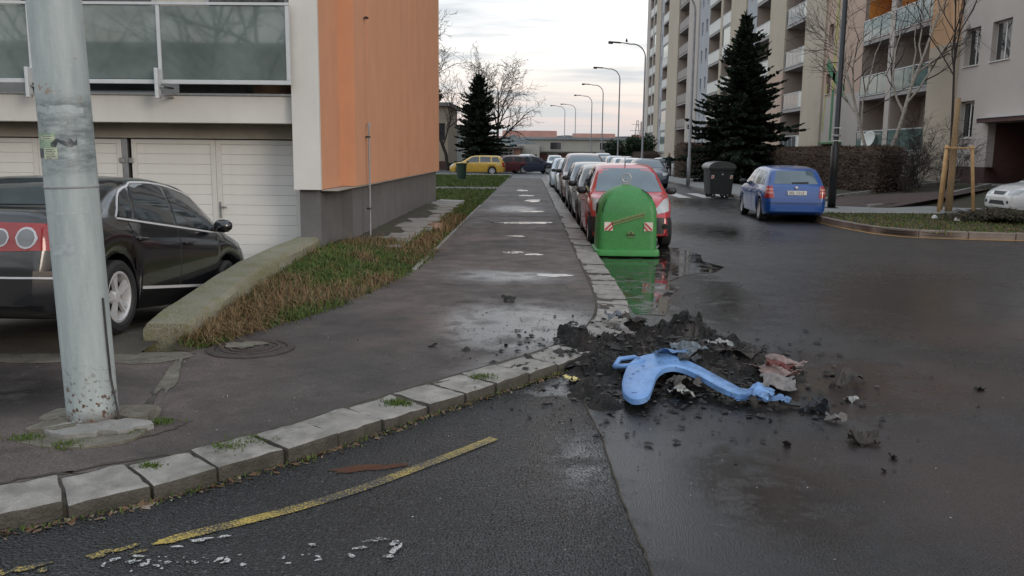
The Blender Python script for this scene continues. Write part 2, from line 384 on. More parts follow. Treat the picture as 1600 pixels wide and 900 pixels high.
# ---------------------------------------------------------------- ground, road, pavement
FRONT = [(-9, -.2), (-6.6, 1.15), (-5.2, 1.95), (-3.7, 2.82), (-2.43, 3.66), (-1.96, 3.99), (-1.44, 4.52), (-1.1, 4.95), (-.8, 5.38), (-.49, 5.80), (-.19, 6.2), (.1, 6.58), (.40, 7.0), (.76, 7.7), (.98, 8.6), (1.08, 9.5), (1.10, 10.6), (1.09, 12.5)]
curve = [(p.x, p.y) for p in catmull([(x, y, 0) for x, y in FRONT], 8)] + [(1.06, 20), (1.0, 30), (.94, 40), (.86, 52), (.84, 56)]
def at_len(path, s):
    for a, b in zip(path, path[1:]):
        l = math.hypot(b[0] - a[0], b[1] - a[1])
        if s <= l: t = s / l; return Vector((a[0] + (b[0] - a[0]) * t, a[1] + (b[1] - a[1]) * t)), Vector((b[0] - a[0], b[1] - a[1])).normalized()
        s -= l
    return Vector(path[-1]), Vector((path[-1][0] - path[-2][0], path[-1][1] - path[-2][1])).normalized()
def plen(path): return sum(math.hypot(b[0] - a[0], b[1] - a[1]) for a, b in zip(path, path[1:]))
def offset(path, d):
    out = []
    for i, p in enumerate(path):
        a, b = path[max(i - 1, 0)], path[min(i + 1, len(path) - 1)]
        t = Vector((b[0] - a[0], b[1] - a[1])).normalized(); out.append((p[0] - t.y * d, p[1] + t.x * d))
    return out
WALK_Z = .088
KW = .35
mid_line = offset(curve, KW * .5); inner = offset(curve, KW - .02)
tag(MB().sheet([(-1500, -1500), (1500, -1500), (1500, 2500), (-1500, 2500)], -.9).build('ground', m_far), kind='structure')
tag(MB().sheet([(-9, -18)] + mid_line + [(.9, 60), (.9, 160), (45, 160), (45, -18)], 0.0).build('road', m_road), kind='structure')
tag(MB().sheet([(-60, 56), (.9, 56), (.9, 160), (-60, 160)], 0.0).build('parking_lot', m_lot), kind='structure')
road = bpy.data.objects['road']
# coarse strip of older asphalt between the kerb and the seam, laid 6 mm proud
seam = [(.36, 6.9), (.38, 6.2), (.38, 5.77), (.43, 5.22), (.45, 4.57), (.47, 4.05), (.5, 3.64), (.51, 3.4), (.56, 2.2), (.6, 0), (.6, -17)]
seam = [(p.x + .004 * sin(i * 2.1), p.y) for i, p in enumerate(catmull([(x, y, 0) for x, y in seam], 5))]
low_kerb = [p for p in mid_line if p[1] < 6.9]
o = MB().prism([(-9, -17)] + low_kerb + seam, -.01, .007, bottom=False).build('coarse_road_strip', m_coarse); tag(o, kind='structure')
# tar bead along the seam
sb = MB(); pts = [(x + .01, y, .003) for x, y in seam if y > -1]
sb.tube([(p[0] + .003 * sin(i * 1.3), p[1], p[2] + .002) for i, p in enumerate(pts)], .007, 5); tag(sb.build('road_seam', m_joint), kind='structure')
def strip(name, pts, wd, z, m, n=0):
    pts = [(p.x, p.y) for p in catmull([(a, b, 0) for a, b in pts], 5)]
    L, Rr = offset(pts, wd / 2), offset(pts, -wd / 2); b = MB()
    vs = [(x, y, z) for x, y in L] + [(x, y, z) for x, y in Rr]; k = len(L)
    b.add(vs, [(i, i + k, i + k + 1, i + 1) for i in range(k - 1)]); return tag(b.build(name, m), kind='structure')
strip('yellow_line', [(-.22, 5.1), (-.47, 4.77), (-.66, 4.53), (-.89, 4.25), (-1.12, 4.02), (-1.3, 3.87), (-1.47, 3.74), (-1.6, 3.64)], .075, .0115, m_yel)
mk = MB()
for i, (x, y, a, b2) in enumerate([(-1.62, 3.62, .07, .03), (-1.78, 3.53, .06, .022), (-1.86, 3.47, .05, .03), (-1.70, 3.50, .03, .015), (-2.09, 3.34, .06, .03), (-2.2, 3.28, .05, .03), (-2.02, 3.32, .025, .02), (-2.4, 3.16, .07, .025)]):
    mk.sheet(blob(x, y, a, b2, 14, .5, i, .6), .0116 + i * .0002)
tag(mk.build('yellow_paint_remnants', m_yel), kind='structure')
mk = MB(); r = random.Random(4)
for i in range(40):
    t = r.random(); x = -1.75 + t * .85 + r.gauss(0, .07); y = 3.42 + t * .2 - abs(r.gauss(0, .09)); s = .003 + .012 * r.random() ** 3
    mk.sheet(blob(x, y, s * 1.6, s, 9, .5, i, r.uniform(0, 3)), .0119 + i * .0001)
for (x, y, a, b2, an) in [(-1.47, 3.62, .045, .016, .3), (-1.38, 3.66, .03, .010, .5), (-1.55, 3.55, .03, .008, .2), (-1.68, 3.45, .025, .012, 0), (-.745, 3.575, .028, .014, .3), (-.71, 3.645, .03, .012, .3), (-.665, 3.665, .03, .014, 0), (-.60, 3.63, .022, .026, 0), (-.585, 3.57, .016, .055, -.2), (-.605, 3.50, .02, .018, 0)]:
    mk.sheet(blob(x, y, a, b2, 14, .45, int(x * 1000), an), .0162 + .0001 * (int(-x * 100) % 17))
tag(mk.build('white_paint_remnants', m_wht2), kind='structure')
tag(MB().sheet(blob(-.9, 4.56, .2, .05, 40, .34, 9, .35), .0105).build('rust_coloured_puddle', mat('rusty_water', (.036, .02, .016), .22, .3, 9)), kind='structure')

# pavement slab with the corner
LEFT = [(-1.62, 56), (-1.64, 35), (-1.68, 24), (-1.66, 17), (-1.66, 13), (-1.78, 11.2), (-1.92, 10.1), (-2.09, 9.2), (-2.3, 8.5), (-2.55, 7.9), (-2.72, 7.2), (-2.82, 6.92)]
WALK = inner + LEFT + [(-3.4, 6.82), (-4.3, 6.72), (-13, 6.6), (-13, -2), (-9, -2)]
o = MB().sheet(WALK, WALK_Z).build('pavement', m_walk); tag(o, kind='structure')
# kerb: granite stones, each a block of its own, on a dark bedding strip
bed = MB(); k = len(curve); fo, bi = offset(curve, .03), offset(curve, KW + .03)
bed.add([(x, y, -.02) for x, y in fo] + [(x, y, WALK_Z - .018) for x, y in fo] + [(x, y, WALK_Z + .002) for x, y in bi],
        [(i, i + 1, k + i + 1, k + i) for i in range(k - 1)] + [(k + i, k + i + 1, 2 * k + i + 1, 2 * k + i) for i in range(k - 1)])
kerb = tag(bed.build('kerb', m_joint), kind='structure')
def kerb_stone(q, zt, fine, r):
    bm = bmesh.new(); vs = [bm.verts.new((v.x, v.y, -.03)) for v in q] + [bm.verts.new((v.x, v.y, z)) for v, z in zip(q, zt)]
    for f in [(3, 2, 1, 0), (4, 5, 6, 7), (0, 1, 5, 4), (1, 2, 6, 5), (2, 3, 7, 6), (3, 0, 4, 7)]: bm.faces.new([vs[i] for i in f])
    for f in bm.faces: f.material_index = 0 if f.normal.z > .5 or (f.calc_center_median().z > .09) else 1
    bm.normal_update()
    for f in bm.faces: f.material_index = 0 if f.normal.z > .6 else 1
    bmesh.ops.bevel(bm, geom=bm.edges[:], offset=.018 if fine else .012, segments=2, affect='EDGES', profile=.6, clamp_overlap=True, material=-1)
    if fine:
        bmesh.ops.subdivide_edges(bm, edges=[e_ for e_ in bm.edges if e_.calc_length() > .08], cuts=4, use_grid_fill=True)
        k_ = r.uniform(0, 50)
        for v in bm.verts: v.co += Vector((noise.noise((v.co.x * 9, v.co.y * 9, k_)), noise.noise((v.co.x * 9, v.co.y * 9, k_ + 7)), noise.noise((v.co.x * 13, v.co.y * 13, k_ + 3)))) * .009
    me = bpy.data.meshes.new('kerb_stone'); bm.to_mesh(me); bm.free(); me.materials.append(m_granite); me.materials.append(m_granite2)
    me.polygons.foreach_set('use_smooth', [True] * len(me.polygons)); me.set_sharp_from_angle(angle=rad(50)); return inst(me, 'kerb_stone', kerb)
total = plen(curve); s = 5.6; r = random.Random(3); sid = 0
while s < total - .2 and sid < 140:
    p, t = at_len(curve, s + .2)
    L = r.uniform(.30, .42) if p.y < 12 else (r.uniform(.45, .7) if p.y < 22 else r.uniform(.8, 1.1))
    pa, ta = at_len(curve, s + .007); pb, tb = at_len(curve, s + L - .007)
    na, nb = Vector((-ta.y, ta.x)), Vector((-tb.y, tb.x)); jit = r.uniform(-.012, .012); wv = KW + r.uniform(-.02, .02); h = WALK_Z + .008 + r.uniform(-.008, .010)
    q = [pa + na * jit, pb + nb * (jit + r.uniform(-.008, .008)), pb + nb * wv, pa + na * wv]
    zt = [h + r.uniform(-.008, .008) for _ in range(4)]; zt[0] -= .010; zt[1] -= .010
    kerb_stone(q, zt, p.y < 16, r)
    s += L; sid += 1
# puddles on the pavement and by the bottle bank
for (x, y, a, b2, an, sd) in [(-.20, 20.5, .62, .34, .03, 1), (-.34, 14.35, .17, .17, 0, 2), (.02, 14.1, .13, .13, 0, 3), (.28, 11.7, .22, .17, 0, 4), (-.35, 17.2, .2, .16, 0, 5), (-.02, 30, .3, .7, 0, 6), (-.5, 38, .22, .9, 0, 7), (-.1, 24.5, .35, .3, 0, 8), (-.3, 33.5, .3, .5, 0, 9)]:
    tag(MB().sheet(blob(x, y, a, b2, 26, .3, sd, an), WALK_Z + .004).build('puddle', m_water), kind='structure')
tag(MB().sheet([(1.13, 9.4)] + blob(1.9, 11.9, .85, 2.4, 40, .16, 12, -.12)[0:0] + [(1.45, 9.3), (1.62, 10.0), (1.72, 10.7), (1.95, 11.3), (1.9, 11.9), (2.2, 12.5), (2.75, 12.9), (3.0, 13.5), (2.8, 14.2), (2.95, 15.2), (2.7, 16.2), (2.3, 16.6), (1.8, 15.8), (1.25, 15.6), (1.12, 14), (1.115, 12), (1.12, 10.4)], .004).build('puddle', m_water), kind='structure')
DZ = [(6.5, .075), (6.8, .092), (7.2, .128), (7.5, .125), (10.05, -.20), (11.8, -.40), (13, -.45), (15, -.45)]
def dz(y): return lerp_list(DZ, y)
# cracks in the pavement: thin sunken-looking dirt lines with moss
def crack(name, pts, wd, seed, m=m_joint, z=WALK_Z + .0035):
    r = random.Random(seed); P = catmull([(a, b, 0) for a, b in pts], 7); ps = [(p.x + r.gauss(0, .012), p.y + r.gauss(0, .012)) for p in P]
    ws = [wd * r.uniform(.45, 1.9) for _ in ps]; ws[0] = ws[-1] = .002; b = MB(); n = len(ps); vs = []
    for i, p in enumerate(ps):
        a, c = ps[max(i - 1, 0)], ps[min(i + 1, n - 1)]; t = Vector((c[0] - a[0], c[1] - a[1])).normalized()
        vs += [(p[0] - t.y * ws[i], p[1] + t.x * ws[i], z), (p[0] + t.y * ws[i], p[1] - t.x * ws[i], z)]
    b.add(vs, [(2 * i, 2 * i + 1, 2 * i + 3, 2 * i + 2) for i in range(n - 1)]); return tag(b.build(name, m), kind='structure')
crack('pavement_crack', [(-2.78, 6.85), (-2.7, 6.2), (-2.58, 5.7), (-2.5, 5.38)], .018, 1)
crack('pavement_crack', [(-3.05, 3.62), (-2.6, 4.02), (-2.1, 4.42), (-1.75, 4.60), (-1.35, 4.95)], .010, 2)
crack('pavement_crack', [(-2.75, 3.95), (-2.45, 4.2), (-2.25, 4.2), (-2.05, 4.35)], .008, 3)
crack('pavement_crack', [(-.75, 6.0), (-.45, 6.35), (-.25, 6.5), (.0, 6.75)], .007, 4)
crack('pavement_crack', [(-2.3, 4.75), (-2.15, 4.9), (-2.1, 5.1)], .007, 5)
crack('pavement_crack', [(-1.6, 22.3), (-.6, 22.6), (.7, 22.5)], .05, 6); crack('pavement_crack', [(-1.6, 18.4), (0, 18.6), (.74, 18.4)], .03, 7)
mm = m_conc
m_dconc = mat('dirty_concrete', (.15, .135, .105), .9, .35, 6, fine=60, bump=.7, bscale=40, bdist=.01, dirt=(.05, .045, .035), dscale=5, damt=.9); mm = m_dconc
tag(MB().sheet([(x, y) for x, y in blob(-2.66, 6.15, .045, .60, 40, .45, 3, .28)], WALK_Z + .005).build('concrete_patch', mm), kind='structure')
tag(MB().sheet([(-7, 6.42), (-6, 6.5), (-5.2, 6.4), (-4.5, 6.5), (-3.9, 6.42), (-3.4, 6.56), (-3.1, 6.46), (-2.9, 6.52), (-2.72, 6.76), (-2.85, 6.9), (-3.4, 6.82), (-4.3, 6.72), (-7, 6.7)], WALK_Z + .004).build('driveway_threshold', mm), kind='structure')

# driveway falling towards the garages
b = MB(); ys = [6.7, 7, 7.4, 8, 9, 10, 11, 12, 13, 13.8]; xs = [-13, -9, -7, -5, -4, -3.2]
b.add([(x, y, dz(y)) for y in ys for x in xs], [(j * 6 + i, j * 6 + i + 1, j * 6 + i + 7, j * 6 + i + 6) for j in range(len(ys) - 1) for i in range(5)])
tag(b.build('driveway', m_drive), kind='structure')

# grass bank beside the building, then the lawn
BEDGE = [(6.95, -2.80), (7.8, -2.55), (8.5, -2.28), (9.2, -2.06), (10.1, -1.9), (11.2, -1.76), (13, -1.645), (27, -1.66)]
def bank_z(x, y):
    t = min(1, max(0, (lerp_list(BEDGE, y) - .03 - x) / 1.2)); k = min(1, max(0, (y - 7) / 5)); f = 1 - min(1, max(0, (y - 24) / 5))
    return WALK_Z - .008 + (.05 * min(1, t * 4) + .17 * t * k) * f + .03 * t * noise.noise((x * 2, y * 2, 0))
BANK = [(-2.80, 6.95), (-2.55, 7.8), (-2.28, 8.5), (-2.06, 9.2), (-1.9, 10.1), (-1.76, 11.2), (-1.645, 13), (-1.64, 20), (-1.66, 27)]
b = MB(); n = 60; vs = []; fs = []; cols = 9
for i in range(n + 1):
    y = 6.95 + (27 - 6.95) * i / n; xr = lerp_list([(q[1], q[0]) for q in BANK], y) + .14
    xl = lerp_list([(6.95, -2.98), (7.3, -3.08), (13.0, -3.3), (14.1, -3.2), (14.3, -3.0), (27, -3.0)], y)
    for j in range(cols): x = xl + (xr - xl) * j / (cols - 1); vs.append((x, y, bank_z(x, y)))
fs = [(i * cols + j, i * cols + j + 1, (i + 1) * cols + j + 1, (i + 1) * cols + j) for i in range(n) for j in range(cols - 1)]
tag(b.add(vs, fs).build('grass_bank', m_soil, smooth=True), kind='structure')
b = MB(); b.sheet([(-30, 27), (-1.64, 27), (-1.62, 39.4), (-30, 39.0)], WALK_Z - .01); b.sheet([(-30, 40.6), (-2.2, 41.0), (-1.62, 43), (-1.62, 62), (-2.4, 64), (-30, 64)], WALK_Z - .01)
tag(b.build('lawn', mat('lawn_turf', (.035, .062, .016), .95, .4, 5, fine=60, bump=.7, bscale=40, bdist=.02)), kind='structure')
tag(MB().sheet([(-30, 38.9), (-1.6, 39.2), (-1.6, 43.1), (-2.3, 41.2), (-30, 40.7)], WALK_Z - .004).build('path', m_walk), kind='structure')
tag(MB().box(-30, -1.6, 62.2, 64.2, -.05, .12).build('lot_edge_strip', m_conc), kind='structure')

# right-hand side: island, pavement, rising ground to the flats
ISL = [(7.62, 27.2), (7.62, 24.5), (7.66, 22.4), (7.74, 21.0), (7.95, 19.9), (8.4, 19.2), (9.2, 18.85), (10.4, 18.66), (13, 18.45), (18, 18.3), (30, 18.2)]
isl = [(p.x, p.y) for p in catmull([(x, y, 0) for x, y in ISL], 4)]
def rz(x, y): return .12 + max(0, min(.62, (x - 12.2) * .11)) * max(0, min(1, (y - 27.5) / 4))
b = MB(); xs = [8.1, 9, 10, 11, 12, 12.6, 13.4, 14.2, 15, 16, 17, 18, 24]; ys = [24.7, 26, 27.5, 29, 30.5, 32, 36, 42, 50, 60, 80, 110, 160]
b.add([(x, y, rz(x, y) - .03) for y in ys for x in xs], [(j * 13 + i, j * 13 + i + 1, j * 13 + i + 14, j * 13 + i + 13) for j in range(12) for i in range(12)])
tag(b.build('verge', m_soil, smooth=True), kind='structure')
isl_in = offset(isl, -.14)
tag(MB().sheet(isl_in[::-1] and [p for p in isl_in if p[0] < 13.0] + [(13.0, 18.6), (13.0, 24.8), (11, 25.2), (7.9, 25.0)], lambda x, y: .115).build('island_turf', m_turf), kind='structure')
tag(MB().sheet([(7.72, 24.9), (11, 25.2), (13.05, 24.9), (13.05, 25.9), (13.4, 27.3), (22, 27.6), (22, 29.2), (16.5, 31.8), (11.2, 27.7), (9.8, 28.6), (11.2, 34), (11.2, 160), (8.3, 160), (8.3, 30), (7.75, 27)], .125).build('far_pavement', m_pale), kind='structure')
tag(MB().sheet([(9.6, 28.4), (11.3, 27.75), (16.6, 31.9), (22, 32.5), (22, 37), (12.2, 34.6), (11.3, 33.8)], lambda x, y: rz(x, y) + .012).build('red_path', m_path), kind='structure')
tag(MB().sheet([(13.05, 18.5), (30, 18.2), (30, 27.2), (13.05, 26.6)], .006).build('parking_bay', m_lot), kind='structure')
kerb2 = tag(MB().sheet(isl_in + offset(isl, -.02)[::-1], .06).build('island_kerb', m_joint), kind='structure')
def kerb_run(parent, path, width, z1, step, m, name='kerb_stone', z0=-.03, gap=.006, side=-1, bevel=.012):
    T = plen(path); n = max(1, round(T / step)); L = T / n
    for i in range(n):
        pa, ta = at_len(path, i * L + gap); pb, tb = at_len(path, (i + 1) * L - gap)
        na, nb = Vector((-ta.y, ta.x)) * side, Vector((-tb.y, tb.x)) * side; q = [pa, pb, pb + nb * width, pa + na * width]
        if side > 0: q = q[::1]
        else: q = [q[3], q[2], q[1], q[0]]
        f = z1 if callable(z1) else (lambda x, y: z1)
        zt = [f(v.x, v.y) + U(-.004, .004) for v in q]
        MB().add([(v.x, v.y, z0) for v in q] + [(v.x, v.y, z) for v, z in zip(q, zt)], [(3, 2, 1, 0), (4, 5, 6, 7), (0, 1, 5, 4), (1, 2, 6, 5), (2, 3, 7, 6), (3, 0, 4, 7)]).build(name, m, parent, bevel=bevel)
def rev(p): return p[::-1]
kerb_run(kerb2, rev([p for p in isl if p[0] < 13.2]), .15, .16, .95, m_kerb2, side=1)
kerb_run(kerb2, [(13.05, 18.7), (13.05, 24.8)], .1, .15, 1., m_kerb2, side=1)
kb3 = tag(MB().box(8.08, 8.2, 27.2, 150, -.03, .1).build('far_kerb', m_joint), kind='structure')
kerb_run(kb3, [(8.02, 30), (8.02, 60)], .24, .14, 1.0, m_conc, side=-1)
kb4 = tag(MB().bar((10.75, 27.85, .16), (17.2, 33.1, .30), .06, .1).build('path_edging', m_joint), kind='structure')
kerb_run(kb4, [(10.7, 27.75), (17.25, 33.2)], .14, lambda x, y: rz(x, y) + .10, 1.0, m_conc, name='edging_stone', z0=.05, side=1)
kerb_run(kb4, [(9.6, 29.6), (12.25, 34.9), (21, 37.6)], .14, lambda x, y: rz(x, y) + .10, 1.0, m_conc, name='edging_stone', z0=.05, side=1)
strip('yellow_line', [(7.2, 27.4), (7.46, 25.1), (7.5, 23.4), (7.53, 22.0), (7.6, 20.7), (7.82, 19.6), (8.3, 18.98), (9.2, 18.66), (10.4, 18.47), (13, 18.27), (18, 18.1), (25, 18.0)], .10, .004, m_yel2)
for i in range(6): tag(MB().sheet([(2.9 + i * .98, 35.0), (3.4 + i * .98, 35.0), (3.4 + i * .98, 39.0), (2.9 + i * .98, 39.0)], .004).build('crossing_stripe', m_wht), kind='structure')
# ---------------------------------------------------------------- building with garages
def wall_x(b, X, y0, y1, z0, z1, holes, depth, sgn=1):
    """wall in the plane X facing -X (sgn=1) with recessed openings (ya,yb,za,zb); reveals go 'depth' deep"""
    ys = sorted({y0, y1, *[h[0] for h in holes], *[h[1] for h in holes]}); zs = sorted({z0, z1, *[h[2] for h in holes], *[h[3] for h in holes]})
    ys = [y for y in ys if y0 <= y <= y1]; zs = [z for z in zs if z0 <= z <= z1]
    for ya, yb in zip(ys, ys[1:]):
        for za, zb in zip(zs, zs[1:]):
            cy, cz = (ya + yb) / 2, (za + zb) / 2
            if any(h[0] < cy < h[1] and h[2] < cz < h[3] for h in holes): continue
            b.add([(X, ya, za), (X, yb, za), (X, yb, zb), (X, ya, zb)], [(3, 2, 1, 0)] if sgn > 0 else [(0, 1, 2, 3)])
    D = X + depth * sgn
    for ya, yb, za, zb in holes:
        b.add([(X, ya, za), (X, yb, za), (X, yb, zb), (X, ya, zb), (D, ya, za), (D, yb, za), (D, yb, zb), (D, ya, zb)],
              [(0, 4, 5, 1), (1, 5, 6, 2), (2, 6, 7, 3), (3, 7, 4, 0)])
LB = empty('garage_building', (-6, 13, 0), 0, 'white and orange building with garages below and glazed balconies', 'building')
def P(name, m, x0, x1, y0, y1, z0, z1, bevel=0, parent=LB):
    o = box(name, m, parent, x0, x1, y0, y1, z0, z1, bevel); o.matrix_parent_inverse = Matrix.Translation(parent.location).inverted() if parent is LB else Matrix(); return o
INV = Matrix.Translation(LB.location).inverted()
def adopt(o, parent=LB):
    o.parent = parent; o.matrix_parent_inverse = INV if parent is LB else Matrix(); return o
P('orange_wall', m_plo, -3.0, -2.9, 14.15, 26.6, 1.17, 16)
P('step_wall', m_plo, -3.3, -3.0, 14.15, 14.35, 1.17, 16)
P('end_wall', m_plo, -14, -3.0, 26.45, 26.597, 1.17, 16)
P('pier_core', m_plo, -3.5, -3.135, 12.79, 14.15, 1.17, 16)
P('white_pier', m_plw, -3.53, -3.132, 12.72, 12.79, 1.168, 16)
P('plinth', m_base, -14, -2.985, 14.24, 26.5, -.3, 1.165)
P('plinth_return', m_base, -3.48, -3.17, 12.84, 14.6, -.5, 1.165)
P('drip_strip', m_lint, -3.14, -2.89, 12.80, 14.14, 1.150, 1.164)
P('drip_strip', m_lint, -2.984, -2.885, 14.14, 26.6, 1.150, 1.164)
P('roof', m_lint, -14.2, -2.8, 12.6, 26.8, 16, 16.3)
# floor band above the garages, soffit, upper floor
P('floor_band', m_plw, -14, -3.535, 12.86, 14.0, 2.13, 2.52)
P('band_flashing', m_steel, -14, -3.535, 12.83, 12.98, 2.522, 2.552)
P('beam', m_lint, -14, -3.5, 13.40, 13.9, 1.905, 2.13)
P('garage_back', m_dark, -14, -3.5, 14.0, 14.2, -.5, 2.2)
P('balcony_back_wall', m_plw, -14, -3.5, 14.02, 14.2, 2.2, 16)
P('floor_band', m_plw, -14, -3.535, 12.86, 14.0, 4.95, 5.35)
P('floor_band', m_plw, -14, -3.535, 12.86, 14.0, 7.8, 8.2)
P('garage_side_pier', m_plw, -3.52, -3.49, 13.0, 14.0, -.5, 2.13)
# balcony windows/door behind the glass
for (x0, x1, z0, z1) in [(-5.2, -3.9, 3.1, 4.6), (-8.2, -6.0, 2.6, 4.7), (-11.5, -9.5, 3.1, 4.6)]:
    w_ = P('window', m_alu, x0, x1, 13.99, 14.015, z0, z1); pn = P('pane', m_wglass, x0 + .06, x1 - .06, 13.975, 13.988, z0 + .06, z1 - .06, parent=w_); pn.matrix_parent_inverse = Matrix()
# balcony railings: frame, posts, glass panes, wall brackets
RY = 12.62
for zb in (0, 2.83):
    P('bottom_rail', m_alu, -14, -3.50, RY - .025, RY + .025, 2.665 + zb, 2.725 + zb, .004)
    P('top_rail', m_alu, -14, -3.50, RY - .03, RY + .03, 3.76 + zb, 3.80 + zb, .004)
    for i, x in enumerate((-3.53, -5.38, -7.25, -9.1, -10.95, -12.8)):
        P('post', m_alu, x - .025, x + .025, RY - .024, RY + .024, 2.727 + zb, 3.758 + zb)
        if i:
            P('bracket', m_alu, x - .045, x + .005, RY - .15, RY - .03, 2.45 + zb, 2.88 + zb, .01)
            for zz_ in (2.49, 2.62): P('bolt', m_steel, x + .01, x + .07, RY - .1, RY + .26, zz_ + zb - .012, zz_ + zb + .012)
    for a, c in zip((-3.555, -5.405, -7.275, -9.125, -10.975), (-5.355, -7.225, -9.075, -10.925, -12.775)):
        P('glass_pane', m_bglass, c, a, RY - .006, RY + .006, 2.735 + zb, 3.75 + zb)
# things kept low behind the railing
P('planter', mat('brown_box', (.12, .07, .04), .8), -4.2, -3.7, 13.1, 13.5, 2.552, 2.75); P('storage_box', m_plast, -5.3, -4.3, 13.05, 13.5, 2.552, 2.72)
# garage doors: leaves of horizontal boards in a frame
board = MB().box(-.55, .55, -.012, .012, -.0772, .0772).build('door_board', m_dpan, bevel=.004); bme = board.data; bpy.data.objects.remove(board)
for gi, (x1, nm) in enumerate(((-3.62, 'a'), (-6.42, 'b'), (-9.22, 'c'))):
    if gi: P('door_pillar', m_steel, x1 - .0, x1 + .09, 13.47, 13.6, -.46, 1.9)
    for leaf in range(2):
        xr = x1 - leaf * 1.324 - .01; xl = xr - 1.32; cx = (xl + xr) / 2
        lf = empty('garage_door_leaf', (cx, 13.5, -.44)); adopt(lf)
        lf.location = (cx, 13.5, -.44)
        for (a, b_, c, d) in ((-.66, -.58, 0, 2.33), (.58, .66, 0, 2.33), (-.58, .58, 2.255, 2.33), (-.58, .58, 0, .07)):
            box('leaf_frame', m_dfrm, lf, a, b_, -.03, .03, c, d, .006)
        box('backing', m_dfrm, lf, -.60, .60, .008, .02, .05, 2.28)
        for k in range(14):
            inst(bme, 'door_board', lf, (0, -.004 + .003 * (k % 2), .148 + k * .1565), (0, 0, 0), (1.055, 1, 1))
        if leaf == 0:
            box('lock_plate', m_steel, lf, -.635, -.60, -.045, -.031, 1.12, 1.37, .004); MB().bar((-.62, -.06, 1.29), (-.51, -.06, 1.29), .02, .02).build('door_handle', m_chrome, lf, bevel=.004)
        for hz in (.45, 2.0): box('hinge', m_steel, lf, *((.63, .70) if leaf == 0 else (-.70, -.63)), -.06, -.031, hz - .04, hz + .04, .006)
P('door_shade_sheet', m_dark, -14, -3.55, 13.62, 13.66, -.5, 1.9)  # dark sheet behind the leaves, standing in for the shade in their gaps
# lightning conductor down the orange wall
b = MB(); b.tube([(-2.84, 15.0, .12), (-2.84, 15.0, 2.15)], .016, 8); b.tube([(-2.84, 15.0, 2.15), (-2.84, 15.0, 2.22)], .026, 8)
adopt(b.build('conductor_pipe', m_zinc2)); adopt(MB().tube([(-2.85, 15.0, 2.2), (-2.86, 15.0, 15.9)], .006, 6).build('conductor_wire', m_plo))
for z in (.75, 1.98, 3.95):
    adopt(MB().bar((-2.90, 15.0, z), (-2.82, 15.0, z), .03, .03).build('clamp', m_plast)); adopt(MB().bar((-2.835, 14.86, z), (-2.835, 15.05, z), .02, .02).build('clamp_arm', m_plast))

# ---------------------------------------------------------------- retaining wall, manhole, slabs, edging
b = MB(); n = 14; r = random.Random(5); vs = []
for i in range(n + 1):
    t = i / n; y = 7.18 + (12.84 - 7.18) * t; x = -3.12 - .27 * t - .05 * sin(pi * t); zt = .295 + .165 * t + .05 * sin(pi * t) ** 2
    if i == 0: zt -= .035
    hw = .215 - .02 * t + r.uniform(-.01, .01)
    j = lambda: r.uniform(-.012, .012)
    vs += [(x - hw, y, -.6), (x - hw + j(), y, zt - .05), (x - hw + .04, y + j(), zt + j() * .5), (x + hw - .04, y + j(), zt + j() * .5), (x + hw + j(), y, zt - .05), (x + hw, y, -.6)]
fs = [(i * 6 + k, i * 6 + k + 1, i * 6 + k + 7, i * 6 + k + 6) for i in range(n) for k in range(5)] + [(0, 5, 4, 3, 2, 1), tuple(n * 6 + k for k in (0, 1, 2, 3, 4, 5))]
o = MB().add(vs, fs).build('retaining_wall', m_moss, ang=40); tag(o, 'low sloping mossy concrete wall beside the garage driveway', 'wall')
mh = empty('manhole_cover', (-2.36, 7.05, WALK_Z), 0, 'round rusty manhole cover at the end of the mossy wall', 'manhole')
m_rust = mat('rusty_iron', (.050, .038, .032), .8, .35, 14, bump=.6, bscale=60, dirt=(.03, .028, .025), dscale=5)
MB().lathe([(.36, 0), (.36, .012), (.33, .016), (.30, .016), (.295, .004)], 32).build('ring', m_rust, mh)
cv = MB().lathe([(.0001, .012), (.28, .012), (.292, .006), (.292, -.01)], 32); cv.build('lid', m_rust, mh)
for rr in (.08, .15, .22): MB().lathe([(rr, .012), (rr, .02), (rr + .03, .02), (rr + .03, .012)], 28).build('rib', m_rust, mh)
o = MB().sheet(blob(-2.44, 7.13, .17, .12, 18, .4, 2), 0.0222).build('concrete_smear', m_dconc, mh); o.location = (2.36, -7.05, 0)
sp = tag(MB().box(-2.97, -2.2, 13.4, 27.0, .02, .175).build('slab_path', m_soil), kind='structure'); r = random.Random(8); y = 13.55
while y < 26.8:
    d = r.uniform(.46, .52); x0 = -2.95 + r.uniform(0, .06); wd = r.uniform(.78, .95) * (1.0 if y < 20 else .9)
    M = Matrix.Translation((x0 + wd / 2, y + d / 2, .225 + r.uniform(-.015, .03))) @ Matrix.Rotation(r.uniform(-.04, .04), 4, 'Z') @ Matrix.Rotation(r.uniform(-.05, .05), 4, 'X') @ Matrix.Rotation(r.uniform(-.02, .04), 4, 'Y')
    MB().obox(M, wd, d, .05).build('paving_slab', m_conc, sp, bevel=.008); y += d + r.uniform(.02, .14)
ed = tag(MB().box(-1.72, -1.64, 11.6, 27, -.02, WALK_Z - .02).build('lawn_edging', m_joint), kind='structure')
kerb_run(ed, [(-1.64, 12.0), (-1.63, 27)], .07, WALK_Z + .025, 1.0, m_conc, name='edging_stone', side=1)
st_ = MB(); st_.lathe([(.0001, 0), (.16, 0), (.19, .07), (.13, .16), (.0001, .19)], 9)
o = st_.build('boulder', mat('pink_stone', (.25, .16, .12), .9, .3, 8), bevel=.01, loc=(-1.98, 17.3, .15)); tag(o, 'pinkish stone lying in the grass by the paving slabs', 'stone')

